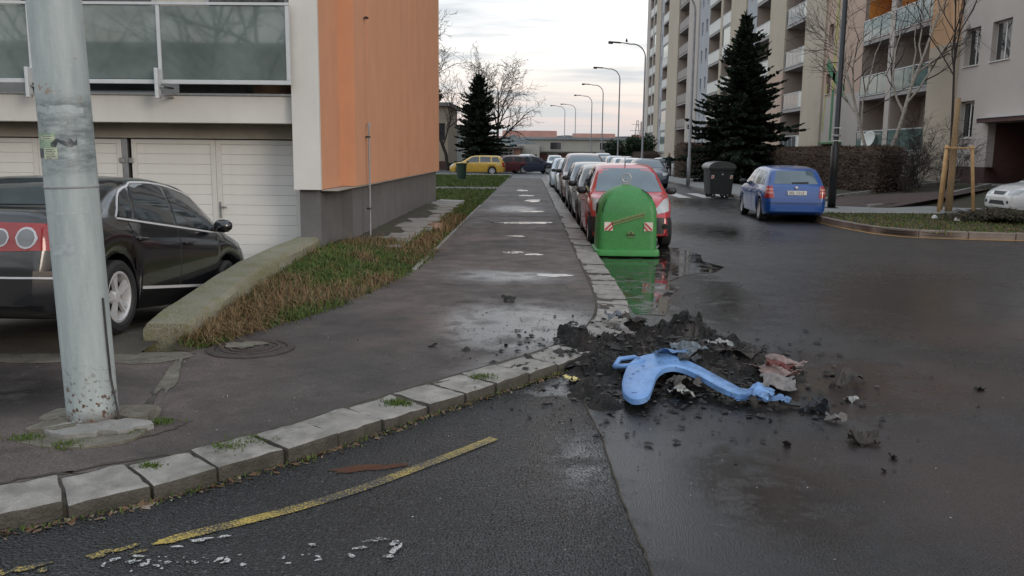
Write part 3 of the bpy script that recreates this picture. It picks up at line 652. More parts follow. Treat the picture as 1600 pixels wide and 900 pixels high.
# ---------------------------------------------------------------- street pole with stickers
def pole_mat():
    t = NT('weathered_zinc'); sx = t.n('ShaderNodeSeparateXYZ', {0: t.co()}); z = sx.outputs[2]
    st = t.n('ShaderNodeMapping', {'Vector': t.co(), 'Scale': (9, 9, 1.2)}).outputs[0]
    c = t.mix(t.rng(t.noise(1.6, 6, .65, st), .3, .7), (.27, .32, .325), (.40, .445, .44))
    c = t.mix(t.rng(t.noise(40, 3), .55, .75, 0, .4), c, (.44, .47, .46))
    band = t.n('ShaderNodeMapping', {'Vector': t.co(), 'Scale': (5, 5, 16)}).outputs[0]
    g = t.math('MULTIPLY', t.math('MULTIPLY', t.rng(z, 1.47, 1.56), t.rng(z, 1.97, 1.90)), t.rng(t.noise(1.3, 6, .75, band), .38, .62, 0, .75))
    c = t.mix(g, c, (.085, .10, .11))
    ru = t.math('MULTIPLY', t.rng(z, .42, .18), t.rng(t.noise(30, 4, .6), .56, .60)); ru2 = t.math('MULTIPLY', t.rng(z, .12, .03), t.rng(t.noise(12, 4), .35, .5))
    c = t.mix(t.math('MAXIMUM', ru, ru2), c, t.mix(t.rng(t.noise(30, 3), .4, .6), (.05, .034, .028), (.095, .05, .032)))
    ch = t.math('MULTIPLY', t.rng(z, 2.25, 1.95), t.math('MULTIPLY', t.rng(z, 1.85, 2.05), t.rng(t.noise(11, 5, .6), .62, .66)))
    c = t.mix(ch, c, (.24, .11, .05))
    return t.fin(c, t.rng(t.noise(5, 4), .3, .7, .42, .62), t.bump(t.noise(30, 5, .6), .25, .006))
PX, PY = -2.665, 5.02
pole = empty('street_pole', (PX, PY, WALK_Z), 0, 'tall weathered grey steel pole with torn stickers and rusty foot', 'pole', rot=(0, rad(-1.5), 0))
MB().lathe([(.145, .0), (.1445, .3), (.144, 1.5), (.143, 2.6), (.135, 5), (.11, 9)], 40, cap=True).build('shaft', pole_mat(), pole, smooth=False, ang=40)
MB().lathe([(.1435, 1.425), (.147, 1.43), (.147, 1.44), (.1435, 1.445)], 40).build('weld_band', m_zinc2, pole, ang=40)
def wrap(name, m, a0, a1, z0, z1, rr, torn=0, seed=0):
    b = MB(); n = 10; r = random.Random(seed); vs = []
    for i in range(n + 1):
        a = rad(a0 + (a1 - a0) * i / n); lo = z0 + r.uniform(0, torn); hi = z1 - r.uniform(0, torn)
        vs += [(rr * cos(a), rr * sin(a), lo), (rr * cos(a), rr * sin(a), hi)]
    b.add(vs, [(2 * i, 2 * i + 2, 2 * i + 3, 2 * i + 1) for i in range(n)]); return b.build(name, m, pole)
m_st1 = mat('faded_green_sticker', (.27, .36, .25), .7, .3, 25, dirt=(.16, .2, .17), dscale=14, damt=.9); m_st2 = mat('pale_sticker', (.46, .50, .38), .7, .15, 25, dirt=(.2, .22, .2), dscale=20, damt=.7); m_st3 = mat('dark_sticker', (.05, .06, .065), .6, .4, 30, dirt=(.3, .3, .3), dscale=22, damt=.9)
m_st4 = mat('torn_paper', (.36, .40, .41), .8, .15, 18, dirt=(.16, .18, .19), dscale=12, damt=.9)
wrap('sticker', m_st1, 205, 275, 1.64, 1.75, .1449, .02, 1); wrap('sticker', m_st2, 232, 272, 1.702, 1.728, .1456, .003, 2)
wrap('sticker', m_st2, 240, 276, 1.595, 1.66, .1456, .004, 3); wrap('sticker', m_st3, 206, 238, 1.60, 1.66, .1453, .006, 4)
wrap('sticker', m_st4, 250, 300, 1.785, 1.81, .1451, .006, 5); wrap('sticker', m_st4, 228, 292, 1.04, 1.12, .1453, .02, 6); wrap('sticker', m_st4, 210, 330, 1.28, 1.30, .1453, .012, 7); wrap('sticker', m_st3, 262, 318, 1.66, 1.715, .1451, .03, 8)
wrap('sticker', m_st4, 195, 340, 1.84, 1.90, .1451, .02, 9)
for k, (a0, a1, z) in enumerate([(236, 266, 1.722), (238, 264, 1.710), (246, 268, 1.650), (246, 272, 1.640), (246, 270, 1.630), (246, 268, 1.620), (246, 271, 1.610), (246, 262, 1.602)]): wrap('print_line', m_ink, a0, a1, z - .0022, z + .0022, .1461, .0015, 20 + k)
MB().tube([(.146, -.04, .78), (.150, -.045, .5), (.150, -.04, .3), (.175, -.05, .12), (.19, -.06, .0)], .006, 6).build('earth_wire', m_plast, pole)
foot = MB(); poly = [(p[0], p[1]) for p in catmull([(-3.08, 4.85, 0), (-3.0, 5.2, 0), (-2.7, 5.36, 0), (-2.4, 5.34, 0), (-2.3, 5.0, 0), (-2.28, 4.7, 0), (-2.5, 4.56, 0), (-2.75, 4.58, 0), (-3.0, 4.7, 0)], 4)]
foot.prism([(x - PX, y - PY) for x, y in poly], -.02, lambda x, y: .008 + .006 * noise.noise((x * 9, y * 9, 1))); foot.build('concrete_footing', m_dconc, pole)
for k_, (cx, cy, a_, b_, sd) in enumerate([(.02, -.20, .17, .12, 1), (.24, -.13, .15, .10, 2), (-.17, -.12, .12, .13, 3), (-.24, .1, .12, .16, 4), (.2, .12, .13, .12, 5)]):
    MB().prism(blob(cx, cy, a_, b_, 18, .3, sd), -.01, lambda x, y: .045 - .09 * max(0, math.hypot(x, y) - .15) + .008 * noise.noise((x * 14, y * 14, 2)) + .001 * k_).build('footing_chunk', m_conc if k_ < 2 else m_dconc, pole)
# ---------------------------------------------------------------- block of flats
m_beige = mat('beige_render', (.45, .385, .30), .85, .05, .6, bump=.15, bscale=120, dirt=(.33, .29, .24), dscale=.35, damt=.5)
m_grey = mat('grey_render', (.46, .415, .375), .85, .05, .6, bump=.15, bscale=120, dirt=(.33, .31, .30), dscale=.4, damt=.5)
m_bluegrey = mat('bluish_render', (.37, .385, .41), .85, .05, .6, bump=.15, bscale=120, dirt=(.31, .32, .34), dscale=.4, damt=.4)
m_peach = mat('peach_render', (.47, .345, .27), .85, .06, .6, bump=.15, bscale=120, dirt=(.40, .32, .27), dscale=.4, damt=.5)
m_glow = mat('glow_orange_render', (.56, .34, .19), .85, .06, .6, bump=.15, bscale=120, dirt=(.45, .3, .2), dscale=.5, damt=.5)  # upper pier's orange paint, with the warm evening glow mixed into its colour
m_orange = mat('orange_render', (.66, .27, .06), .85, .06, .6, bump=.15, bscale=120)
m_plin = mat('brown_plinth', (.085, .045, .038), .85, .2, 3, bump=.3, bscale=90)
m_slab = mat('loggia_slab', (.33, .31, .30), .85, .1, 2, dirt=(.24, .22, .21), dscale=2, damt=.6)
m_inner = mat('loggia_wall', (.36, .30, .26), .9, .1, 1)
m_wpan = mat('white_parapet', (.60, .61, .57), .5, .05, 2, dirt=(.5, .5, .46), dscale=1.5, damt=.4)
m_bar = mat('brown_rail', (.17, .09, .075), .6, .2, 6)
m_gpan = mat('grey_parapet', (.20, .185, .175), .5, .1, 2)
m_green = mat('green_mural_paint', (.07, .20, .10), .8, .2, 3); m_ygreen = mat('yellow_green_mural_paint', (.38, .36, .12), .8, .2, 3); m_gdoor = mat('green_entrance', (.05, .17, .05), .6, .2, 3)
m_curt = glass('curtained_glass', (.10, .095, .09), .06, .7)
FX, FL, ST = 17.7, 1.95, 2.9
FB = empty('apartment_block', (FX, 34, .3), 0, 'long tall block of flats with loggias along the street', 'building')
FI = Matrix.Translation(FB.location).inverted()
def A(o, parent=None):
    o.parent = parent or FB; o.matrix_parent_inverse = FI if parent is None else Matrix(); return o
def FBX(name, m, x0, x1, y0, y1, z0, z1, parent=None): return A(MB().box(x0, x1, y0, y1, z0, z1).build(name, m), parent)
TOP = 37.0
def vis_top(y): return 1.75 + 262 * y / 1350          # detail is built as far up as a passer-by's view reaches
def win(y0, y1, z0, z1, X, deep=.26):
    f = FBX('window', m_dfrm, X + deep - .05, X + deep + .02, y0, y1, z0, z1)
    g_ = FBX('pane', m_wglass, X + deep - .062, X + deep - .051, y0 + .07, y1 - .07, z0 + .07, z1 - .07, f)
    if y1 - y0 > 1.1: FBX('mullion', m_dfrm, X + deep - .075, X + deep - .063, (y0 + y1) / 2 - .04, (y0 + y1) / 2 + .04, z0 + .07, z1 - .07, f)
    FBX('sill', m_wpan, X - .06, X + deep - .052, y0 - .05, y1 + .05, z0 - .035, z0 - .002, f)
def wallseg(y0, y1, mats, X, cols, win_z=3.4, hh=1.45, extra=(), skip=()):
    """plain wall between two Y; cols = window columns (ya,yb); mats = [(z, material above it)]"""
    vt = min(TOP, vis_top(y1) + 2); holes = list(extra); wl = []
    for ci, (a, c) in enumerate(cols):
        for k in range(-1, 13):
            z = win_z + k * ST
            if z < 2 or z > vt or (ci, k) in skip: continue
            wl.append((a, c, z, z + hh))
    for i, (zb, m) in enumerate(mats):
        zt = mats[i + 1][0] if i + 1 < len(mats) else TOP
        b = MB(); hs = [(a, c, max(z0, zb), min(z1, zt)) for a, c, z0, z1 in holes + wl if z1 > zb and z0 < zt]
        wall_x(b, X, y0, y1, zb, zt, hs, .3); A(b.build('facade_wall', m))
    for a, c, z0, z1 in wl: win(a, c, z0, z1, X)
def pier(y0, y1, mats, X):
    for i, (zb, m) in enumerate(mats):
        zt = mats[i + 1][0] if i + 1 < len(mats) else TOP
        FBX('pier', m, X, FX + 1.6, y0, y1, zb, zt)
def loggia(y0, y1, style, seed, inner=m_inner, X=FX):
    r = random.Random(seed); FBX('loggia_back_wall', m_inner, X + 1.5, X + 1.6, y0, y1, .2, TOP)
    FBX('base_wall', m_grey, X + .12, X + 1.5, y0, y1, .2, FL - .19); FBX('loggia_side_wall', m_inner, X + .02, X + 1.5, y1 - .001, y1 + .06, .2, TOP); FBX('loggia_side_wall', m_inner, X + .02, X + 1.5, y0 - .06, y0 + .001, .2, TOP)
    for k in range(12):
        z = FL + k * ST
        if z > vis_top(y1) + 2.5: break
        FBX('loggia_slab', m_slab, X - .03, X + 1.5, y0, y1, z - .18, z)
        if z > 7 and inner is not m_inner: FBX('loggia_lining', inner, X + 1.44, X + 1.498, y0 + .01, y1 - .01, z + .01, z + ST - .2); FBX('loggia_lining', inner, X + .2, X + 1.43, y1 - .05, y1 - .002, z + .01, z + ST - .2)
        # door and window in the back wall
        w0 = y0 + .5 + r.uniform(0, .4); f = FBX('window', m_dfrm, X + 1.40, X + 1.437, w0, min(y1 - .3, w0 + 1.5), z + .9, z + 2.2); FBX('pane', m_curt, X + 1.385, X + 1.399, w0 + .07, min(y1 - .37, w0 + 1.43), z + .97, z + 2.13, f)
        t = style if style != 'mix' else r.choice(['glass', 'white', 'bars'])
        rl = FBX('railing', m_alu if t != 'bars' else m_bar, X - .05, X - .01, y0 + .02, y1 - .02, z + 1.06, z + 1.11)
        FBX('bottom_rail', m_alu if t != 'bars' else m_bar, X - .05, X - .01, y0 + .02, y1 - .02, z + .04, z + .08, rl)
        n = max(2, round((y1 - y0) / (1.25 if t == 'glass' else 1.0))); L = (y1 - y0 - .04) / n
        for i in range(n + 1):
            yy = y0 + .02 + i * L; FBX('baluster', m_plast if (t == 'glass' and inner is not m_inner) else m_alu if t != 'bars' else m_bar, X - .045, X - .015, max(y0, yy - .02), min(y1, yy + .02), z + .081, z + 1.059, rl)
        for i in range(n):
            ya, yb = y0 + .05 + i * L, y0 + L * (i + 1) - .01
            m_ = m_tglass if t == 'glass' else m_wpan if t == 'white' else m_gpan
            if t == 'whiteglass': m_ = m_wpan if i == 0 else m_wglass
            FBX('parapet_panel', m_, X - .036, X - .024, ya, yb, z + .10, z + 1.04, rl)
        if r.random() < .3: FBX('laundry_bar', m_plast, X + .5, X + .53, y0 + .05, y1 - .3, z + 2.1, z + 2.13)
        if t == 'white' and r.random() < .25: FBX('loggia_glazing', m_tglass, X + .02, X + .04, y0 + .01, y1 - .01, z + 1.12, z + ST - .2)
B0, G0, BG0 = [(.2, m_beige)], [(.2, m_grey)], [(.2, m_bluegrey)]
wallseg(14, 37.6, [(.2, m_plin), (1.35, m_grey)], FX, [(36.0, 37.2), (33.7, 35.1), (30.3, 32.4), (26, 28), (22, 24)], 2.5, 1.5, extra=[(31.45, 34.75, .2, 3.05)], skip=((1, 0), (2, 0)))
pier(37.6, 40.2, [(.2, m_beige), (6.5, m_glow)], FX - .12)
loggia(40.2, 44.4, 'glass', 1, m_orange); pier(44.4, 45.0, G0, FX - .06); loggia(45.0, 48.6, 'glass', 2, m_orange)
wallseg(48.6, 54.8, [(.2, m_grey), (5.2, m_peach)], FX, [(51.6, 52.5), (53.6, 54.4)], 2.5, 1.2, extra=[(51.3, 54.4, .2, 2.5 - .1)], skip=((0, 0), (1, 0)))
pier(54.8, 58.8, [(.2, m_beige), (9, m_beige)], FX - .12); loggia(58.8, 63.5, 'whiteglass', 3)
pier(63.5, 67.7, [(.2, m_peach), (7.5, m_beige)], FX - .12); loggia(67.7, 72.2, 'white', 4)
wallseg(72.2, 75.6, BG0, FX, [(73.5, 74.4)], 2.7, 1.2); pier(75.6, 81.3, B0, FX - .12); loggia(81.3, 85.0, 'white', 5); pier(85.0, 86.0, B0, FX - .06); loggia(86.0, 91.5, 'white', 6)
wallseg(91.5, 97.1, BG0, FX, [(92.6, 93.4), (95, 95.8)], 2.7, 1.2); pier(97.1, 103.4, G0, FX - .12); loggia(103.4, 110.6, 'bars', 7)
pier(110.6, 118.9, B0, FX - .12); loggia(118.9, 124, 'white', 8); wallseg(124, 126.5, BG0, FX, [(125, 125.7)], 2.7, 1.0); pier(126.5, 131, B0, FX - .12); loggia(131, 134, 'white', 9); pier(134, 134.8, G0, FX - .06); loggia(134.8, 138, 'white', 10); pier(138, 141.5, G0, FX - .12)
FBX('end_wall', m_grey, FX + .02, FX + 12, 141.3, 141.49, .2, TOP); FBX('rear_wall', m_grey, FX + 12, FX + 12.2, 14, 141.5, .2, TOP); FBX('near_end_wall', m_grey, FX, FX + 12, 13.8, 14, .2, TOP); FBX('roof', m_slab, FX - .3, FX + 12.3, 13.7, 141.6, TOP, TOP + .4)
# recessed entrance with canopy
m_door = mat('dark_brown_cladding', (.10, .05, .042), .7, .15, 4)
FBX('entrance_side', m_door, FX + .3, FX + 2.2, 34.75, 34.85, .3, 3.05); FBX('entrance_side', m_door, FX + .3, FX + 2.2, 31.35, 31.45, .3, 3.05); FBX('entrance_ceiling', m_door, FX + .3, FX + 2.2, 31.45, 34.75, 3.05, 3.15)
FBX('entrance_door', m_dark, FX + 2.1, FX + 2.2, 31.45, 34.75, .3, 3.05); FBX('canopy', m_plin, FX - .35, FX + .05, 31.0, 35.0, 3.06, 3.22); FBX('canopy_flashing', m_alu, FX - .4, FX + .02, 30.9, 35.1, 3.225, 3.26)
FBX('entrance_floor', m_conc, FX - .2, FX + 2.1, 31.45, 34.75, .55, .72); FBX('door_jamb', m_alu, FX - .03, FX + .05, 31.3, 31.75, .4, 3.05); FBX('doorbell_panel', m_steel, FX - .06, FX - .031, 31.45, 31.6, 1.7, 2.1)
FBX('entrance_recess', m_gdoor, FX + .31, FX + .4, 51.2, 54.5, .2, 2.45); FBX('green_canopy', m_gdoor, FX - .2, FX + .25, 51.0, 54.6, 2.42, 2.52)
# mural strokes painted on the wall of the second stairwell
def stroke(m, a, c, w0, w1):
    (ya, za), (yb, zb) = a, c; d = Vector((yb - ya, zb - za)).normalized(); n = Vector((-d.y, d.x)); X = FX - .004
    A(MB().add([(X, ya - n.x * w0, za - n.y * w0), (X, ya + n.x * w0, za + n.y * w0), (X, yb + n.x * w1, zb + n.y * w1), (X, yb - n.x * w1, zb - n.y * w1)], [(0, 1, 2, 3), ]).build('mural_stroke', m))
stroke(m_ygreen, (53.0, 5.6), (52.95, 14), .22, .26); stroke(m_green, (53.0, 2.6), (53.0, 5.6), .2, .22); stroke(m_green, (51.1, 5.3), (54.35, 7.3), .3, .34); stroke(m_ygreen, (54.5, 3.2), (54.2, 6.0), .12, .12)
# satellite dish at the first-floor loggia
ds = empty('satellite_dish', (FX - .35, 45.9, 2.55), 0, 'white oval satellite dish on the loggia railing behind the birch', 'dish')
M = Matrix.Rotation(rad(-70), 4, 'Y') @ Matrix.Rotation(rad(20), 4, 'X')
MB().lathe([(.0001, 0), (.2, .02), (.38, .07), (.46, .11), (.465, .10), (.38, .05), (.0001, -.02)], 24, M).build('reflector', m_wpan, ds, smooth=True)
MB().tube([(.02, 0, 0), (.33, .0, -.1)], .02, 6).build('mount', m_steel, ds); MB().tube([(0, 0, -.3), (-.5, 0, -.05)], .012, 6).build('feed_arm', m_steel, ds)

# ---------------------------------------------------------------- far side of the car park and skyline
m_brdoor = mat('brown_garage_door', (.13, .05, .04), .7, .2, 2); m_cream = mat('cream_render', (.52, .49, .43), .85, .08, .5); m_tile = mat('red_roof', (.23, .115, .09), .85, .15, .3); m_brick = mat('brick_far', (.30, .16, .11), .9, .2, .5)
m_hill = mat('far_wooded_hill', (.085, .085, .095), .95, .3, .02); m_flatroof = mat('flat_roof', (.30, .33, .34), .8, .1, 1)
def house(name, label, x, y, wd, dp, h, roof, mw, mr, cat='building', wins=0, z0=-.5, group=None):
    e = empty(name, (x, y, 0), 0, label, cat, group)
    box('wall', mw, e, -wd / 2, wd / 2, 0, dp, z0, h)
    if roof: MB().add([(-wd / 2 - .3, -.3, h), (wd / 2 + .3, -.3, h), (wd / 2 + .3, dp + .3, h), (-wd / 2 - .3, dp + .3, h), (-wd / 2 - .3, dp / 2, h + roof), (wd / 2 + .3, dp / 2, h + roof)], [(0, 1, 5, 4), (2, 3, 4, 5), (1, 2, 5), (3, 0, 4), (3, 2, 1, 0)]).build('roof', mr, e)
    else: box('roof', mr, e, -wd / 2 - .3, wd / 2 + .3, -.4, dp + .3, h, h + .35)
    for k in range(wins):
        xx = -wd / 2 + wd * (k + .5) / wins; f = box('window', m_dfrm, e, xx - .6, xx + .6, -.06, .02, h * .45, h * .45 + 1.3); box('pane', m_wglass, f, xx - .5, xx + .5, -.075, -.061, h * .45 + .1, h * .45 + 1.2)
    return e
g1 = house('garage_row', 'low white hall with brown doors and pale flat roof across the car park', 9.0, 138, 27, 14, 3.75, 0, m_cream, m_flatroof)
for i, x in enumerate((-11.5, -5.2, .6, 6.5)): box('garage_door', m_brdoor, g1, x, x + 4.6, -.08, .01, -.4, 1.55)
for x in (-6.6, 1.2, 7.5): f = box('window', m_dfrm, g1, x, x + 1.9, -.07, .01, 2.1, 3.4); box('pane', m_wglass, f, x + .1, x + 1.8, -.085, -.071, 2.2, 3.3)
box('ledge', m_conc, g1, -13.6, 13.6, -.5, -.01, 1.75, 1.9)
g2 = empty('gabled_annex', (-3.2, 132, 0), 0, 'small white gabled annex with dark blue window beside the white hall', 'building')
MB().prism([(-4, 0), (4, 0), (4, 6), (-4, 6)], -.4, 2.9).build('wall', m_cream, g2); MB().add([(-4, 0, 2.9), (4, 0, 2.9), (0, 0, 4.3), (-4, 8, 2.9), (4, 8, 2.9), (0, 8, 4.3)], [(0, 1, 2), (1, 4, 5, 2), (3, 0, 2, 5), (4, 3, 5)]).build('roof', m_flatroof, g2); box('window', m_cglassb, g2, -.5, .5, -.05, .01, 1.6, 2.9); box('garage_door', m_brdoor, g2, 1.2, 3.6, -.06, .01, -.4, 1.4)
g3 = house('brick_shop', 'long low brick and concrete shop front beyond the parked cars', -8, 129, 12, 10, 2.3, 0, m_brick, m_conc)
box('signboard', m_wpan, g3, -4, -.5, -.12, -.01, .9, 2.0); box('signboard', m_gpan, g3, 2.5, 5, -.12, -.01, .8, 2.1); box('shutter', m_dark, g3, -5.6, -4.4, -.05, .01, -.4, 1.8)
house('grey_shed', 'pale grey windowless shed behind the bare tree', -10.6, 102, 8, 10, 4.0, 0, mat('pale_shed', (.36, .37, .35), .85), m_conc)
nb = house('beige_house', 'beige rendered house past the lawn, dark window on its front', -14.3, 84, 12, 10, 6.0, 0, mat('house_beige', (.40, .34, .26), .85, .06), m_conc)
box('window', m_wglass, nb, 5.0, 5.7, -.05, .01, 2.8, 4.4); box('plinth', m_plin, nb, -6, 6.02, -.08, -.01, -.1, .8)
hs = [('house', 'white house with dark roof and dormer above the garages', -32, 330, 18, 12, 7, 4, m_cream, m_gpan), ('house', 'long red-roofed house on the skyline', -2, 360, 22, 12, 6, 4.6, m_cream, m_tile), ('house', 'small pinkish house below the red-roofed houses', -18, 300, 14, 10, 3.5, 3.2, mat('pinkish', (.5, .4, .35), .9), m_tile), ('house', 'red-roofed house behind the lamp poles', 26, 380, 18, 12, 6.5, 3.6, m_cream, m_tile), ('house', 'brownish house at the far end of the street', 50, 372, 16, 12, 6, 3.6, m_brick, m_tile)]
for h_ in hs: house(*h_, wins=4)
b = MB(); n = 160; vs = []
for i in range(n + 1):
    x = -420 + 1000 * i / n; h = 13.5 + 3.0 * noise.noise((x * .01, 3, 0)) + 2.6 * noise.noise((x * .06, 9, 0)); vs += [(x, 640, -1), (x, 640, h), (x, 760, h * 1.1)]
b.add(vs, [(3 * i, 3 * i + 3, 3 * i + 4, 3 * i + 1) for i in range(n)] + [(3 * i + 1, 3 * i + 4, 3 * i + 5, 3 * i + 2) for i in range(n)]); tag(b.build('hills', m_hill, smooth=True), kind='structure')
pyl = empty('pylon', (70, 600, 0), 0, 'distant lattice electricity pylon on the skyline', 'pylon'); b = MB()
for sx in (-1, 1):
    for sy in (-1, 1): b.bar((sx * 3, sy * 3, -1), (sx * .4, sy * .4, 24), .28, .28)
for z in range(2, 22, 4): k = 3 - 2.6 * z / 24; k2 = 3 - 2.6 * (z + 4) / 24; b.bar((-k, -k, z), (k2, -k2, z + 4), .18, .18); b.bar((k, -k, z), (-k2, -k2, z + 4), .18, .18)
b.build('tower', m_steel, pyl); b = MB()
for z, l in ((17, 5), (21, 4)): b.bar((-l, 0, z), (l, 0, z), .3, .3)
b.build('cross_arm', m_steel, pyl)
b = MB().tube([(52, 430, 0), (52, 430, 17)], [.5, .35], 8).build('chimney', m_gpan); tag(b, 'thin far chimney rising beside the lamp poles', 'chimney')
# house across the road behind the photographer (it and its trees are mirrored in the balcony glass)
bk = house('terrace_house', 'long rendered terrace house across the road', -22, -42, 60, 8, 8.4, 0, m_grey, m_conc, wins=0)

# ---------------------------------------------------------------- lamps
def lamp(name, x, y, h, arm, label, group, m=m_zinc2, r=.075, bird=False):
    e = empty(name, (x, y, .1), 0, label, 'street lamp', group); a = 1.1
    pts = [(0, 0, 0), (0, 0, 1.4), (0, 0, 1.5), (0, 0, h - a)]; rs = [r * 1.35, r * 1.35, r, r * .75]
    for k in range(1, 9): t = pi / 2 * k / 8; pts.append((-a * 1.0 * (1 - cos(t)), 0, h - a + a * sin(t) - .12 * (k / 8) ** 2)); rs.append(r * .62)
    pts.append((-arm + .5, 0, h + .0)); rs.append(r * .5); MB().tube(pts, rs, 8).build('mast', m, e, smooth=True)
    hd = MB(); M = Matrix.Translation((-arm + .15, 0, h)) @ Matrix.Rotation(rad(4), 4, 'Y')
    hd.obox(M, .9, .22, .10); hd.obox(M @ Matrix.Translation((-.3, 0, -.05)), .34, .26, .16); o = hd.build('lamp_head', m_plast, e, bevel=.03)
    if not bird: return e
    return e
LG = 'arched lamps along the far pavement'
lamp('street_lamp', 8.0, 45.3, 9.8, 2.6, 'grey arched street lamp beside the clipped hedge corner', None)
lamp('street_lamp', 8.0, 65.0, 9.6, 2.4, 'arched street lamp with a bird on its arm', None)
bd = empty('perched_bird', (6.6, 65.0, 9.72), 0, 'small dark bird perched on a lamp arm', 'bird'); MB().lathe([(.0001, -.02), (.06, .02), (.08, .1), (.05, .18), (.045, .24), (.0001, .28)], 10).build('body', m_plast, bd, smooth=True); MB().bar((0, 0, .06), (.14, 0, -.04), .05, .02).build('tail', m_plast, bd)
for x, y, lb_ in ((8.0, 84, 'first arched street lamp beyond the one with the bird'), (8.0, 104, 'second arched street lamp beyond the one with the bird'), (8.0, 124, 'third arched street lamp beyond the one with the bird'), (6.8, 147, 'fourth arched street lamp beyond the one with the bird'), (5.2, 152, 'last and faintest arched street lamp of the row')): lamp('street_lamp', x, y, 9.6, 2.2, lb_, LG)
bp = empty('black_lamp_post', (9.32, 27.35, .12), 0, 'tall black lamp post beside the blue hatchback', 'lamp post')
MB().tube([(0, 0, 0), (0, 0, 1.9), (0, 0, 1.95), (0, 0, 10)], [.125, .12, .085, .07], 14).build('shaft', m_black, bp, smooth=True); MB().lathe([(.20, 0), (.20, .02), (.13, .03)], 16).build('base_plate', m_black, bp)
MB().lathe([(.126, 2.2), (.135, 2.21), (.135, 2.25), (.126, 2.26)], 14).build('collar', m_steel, bp)
for z in (2.06, 2.45): MB().box(-.11, .11, -.12, -.09, z, z + .03).build('cable_tie', m_wpan, bp)
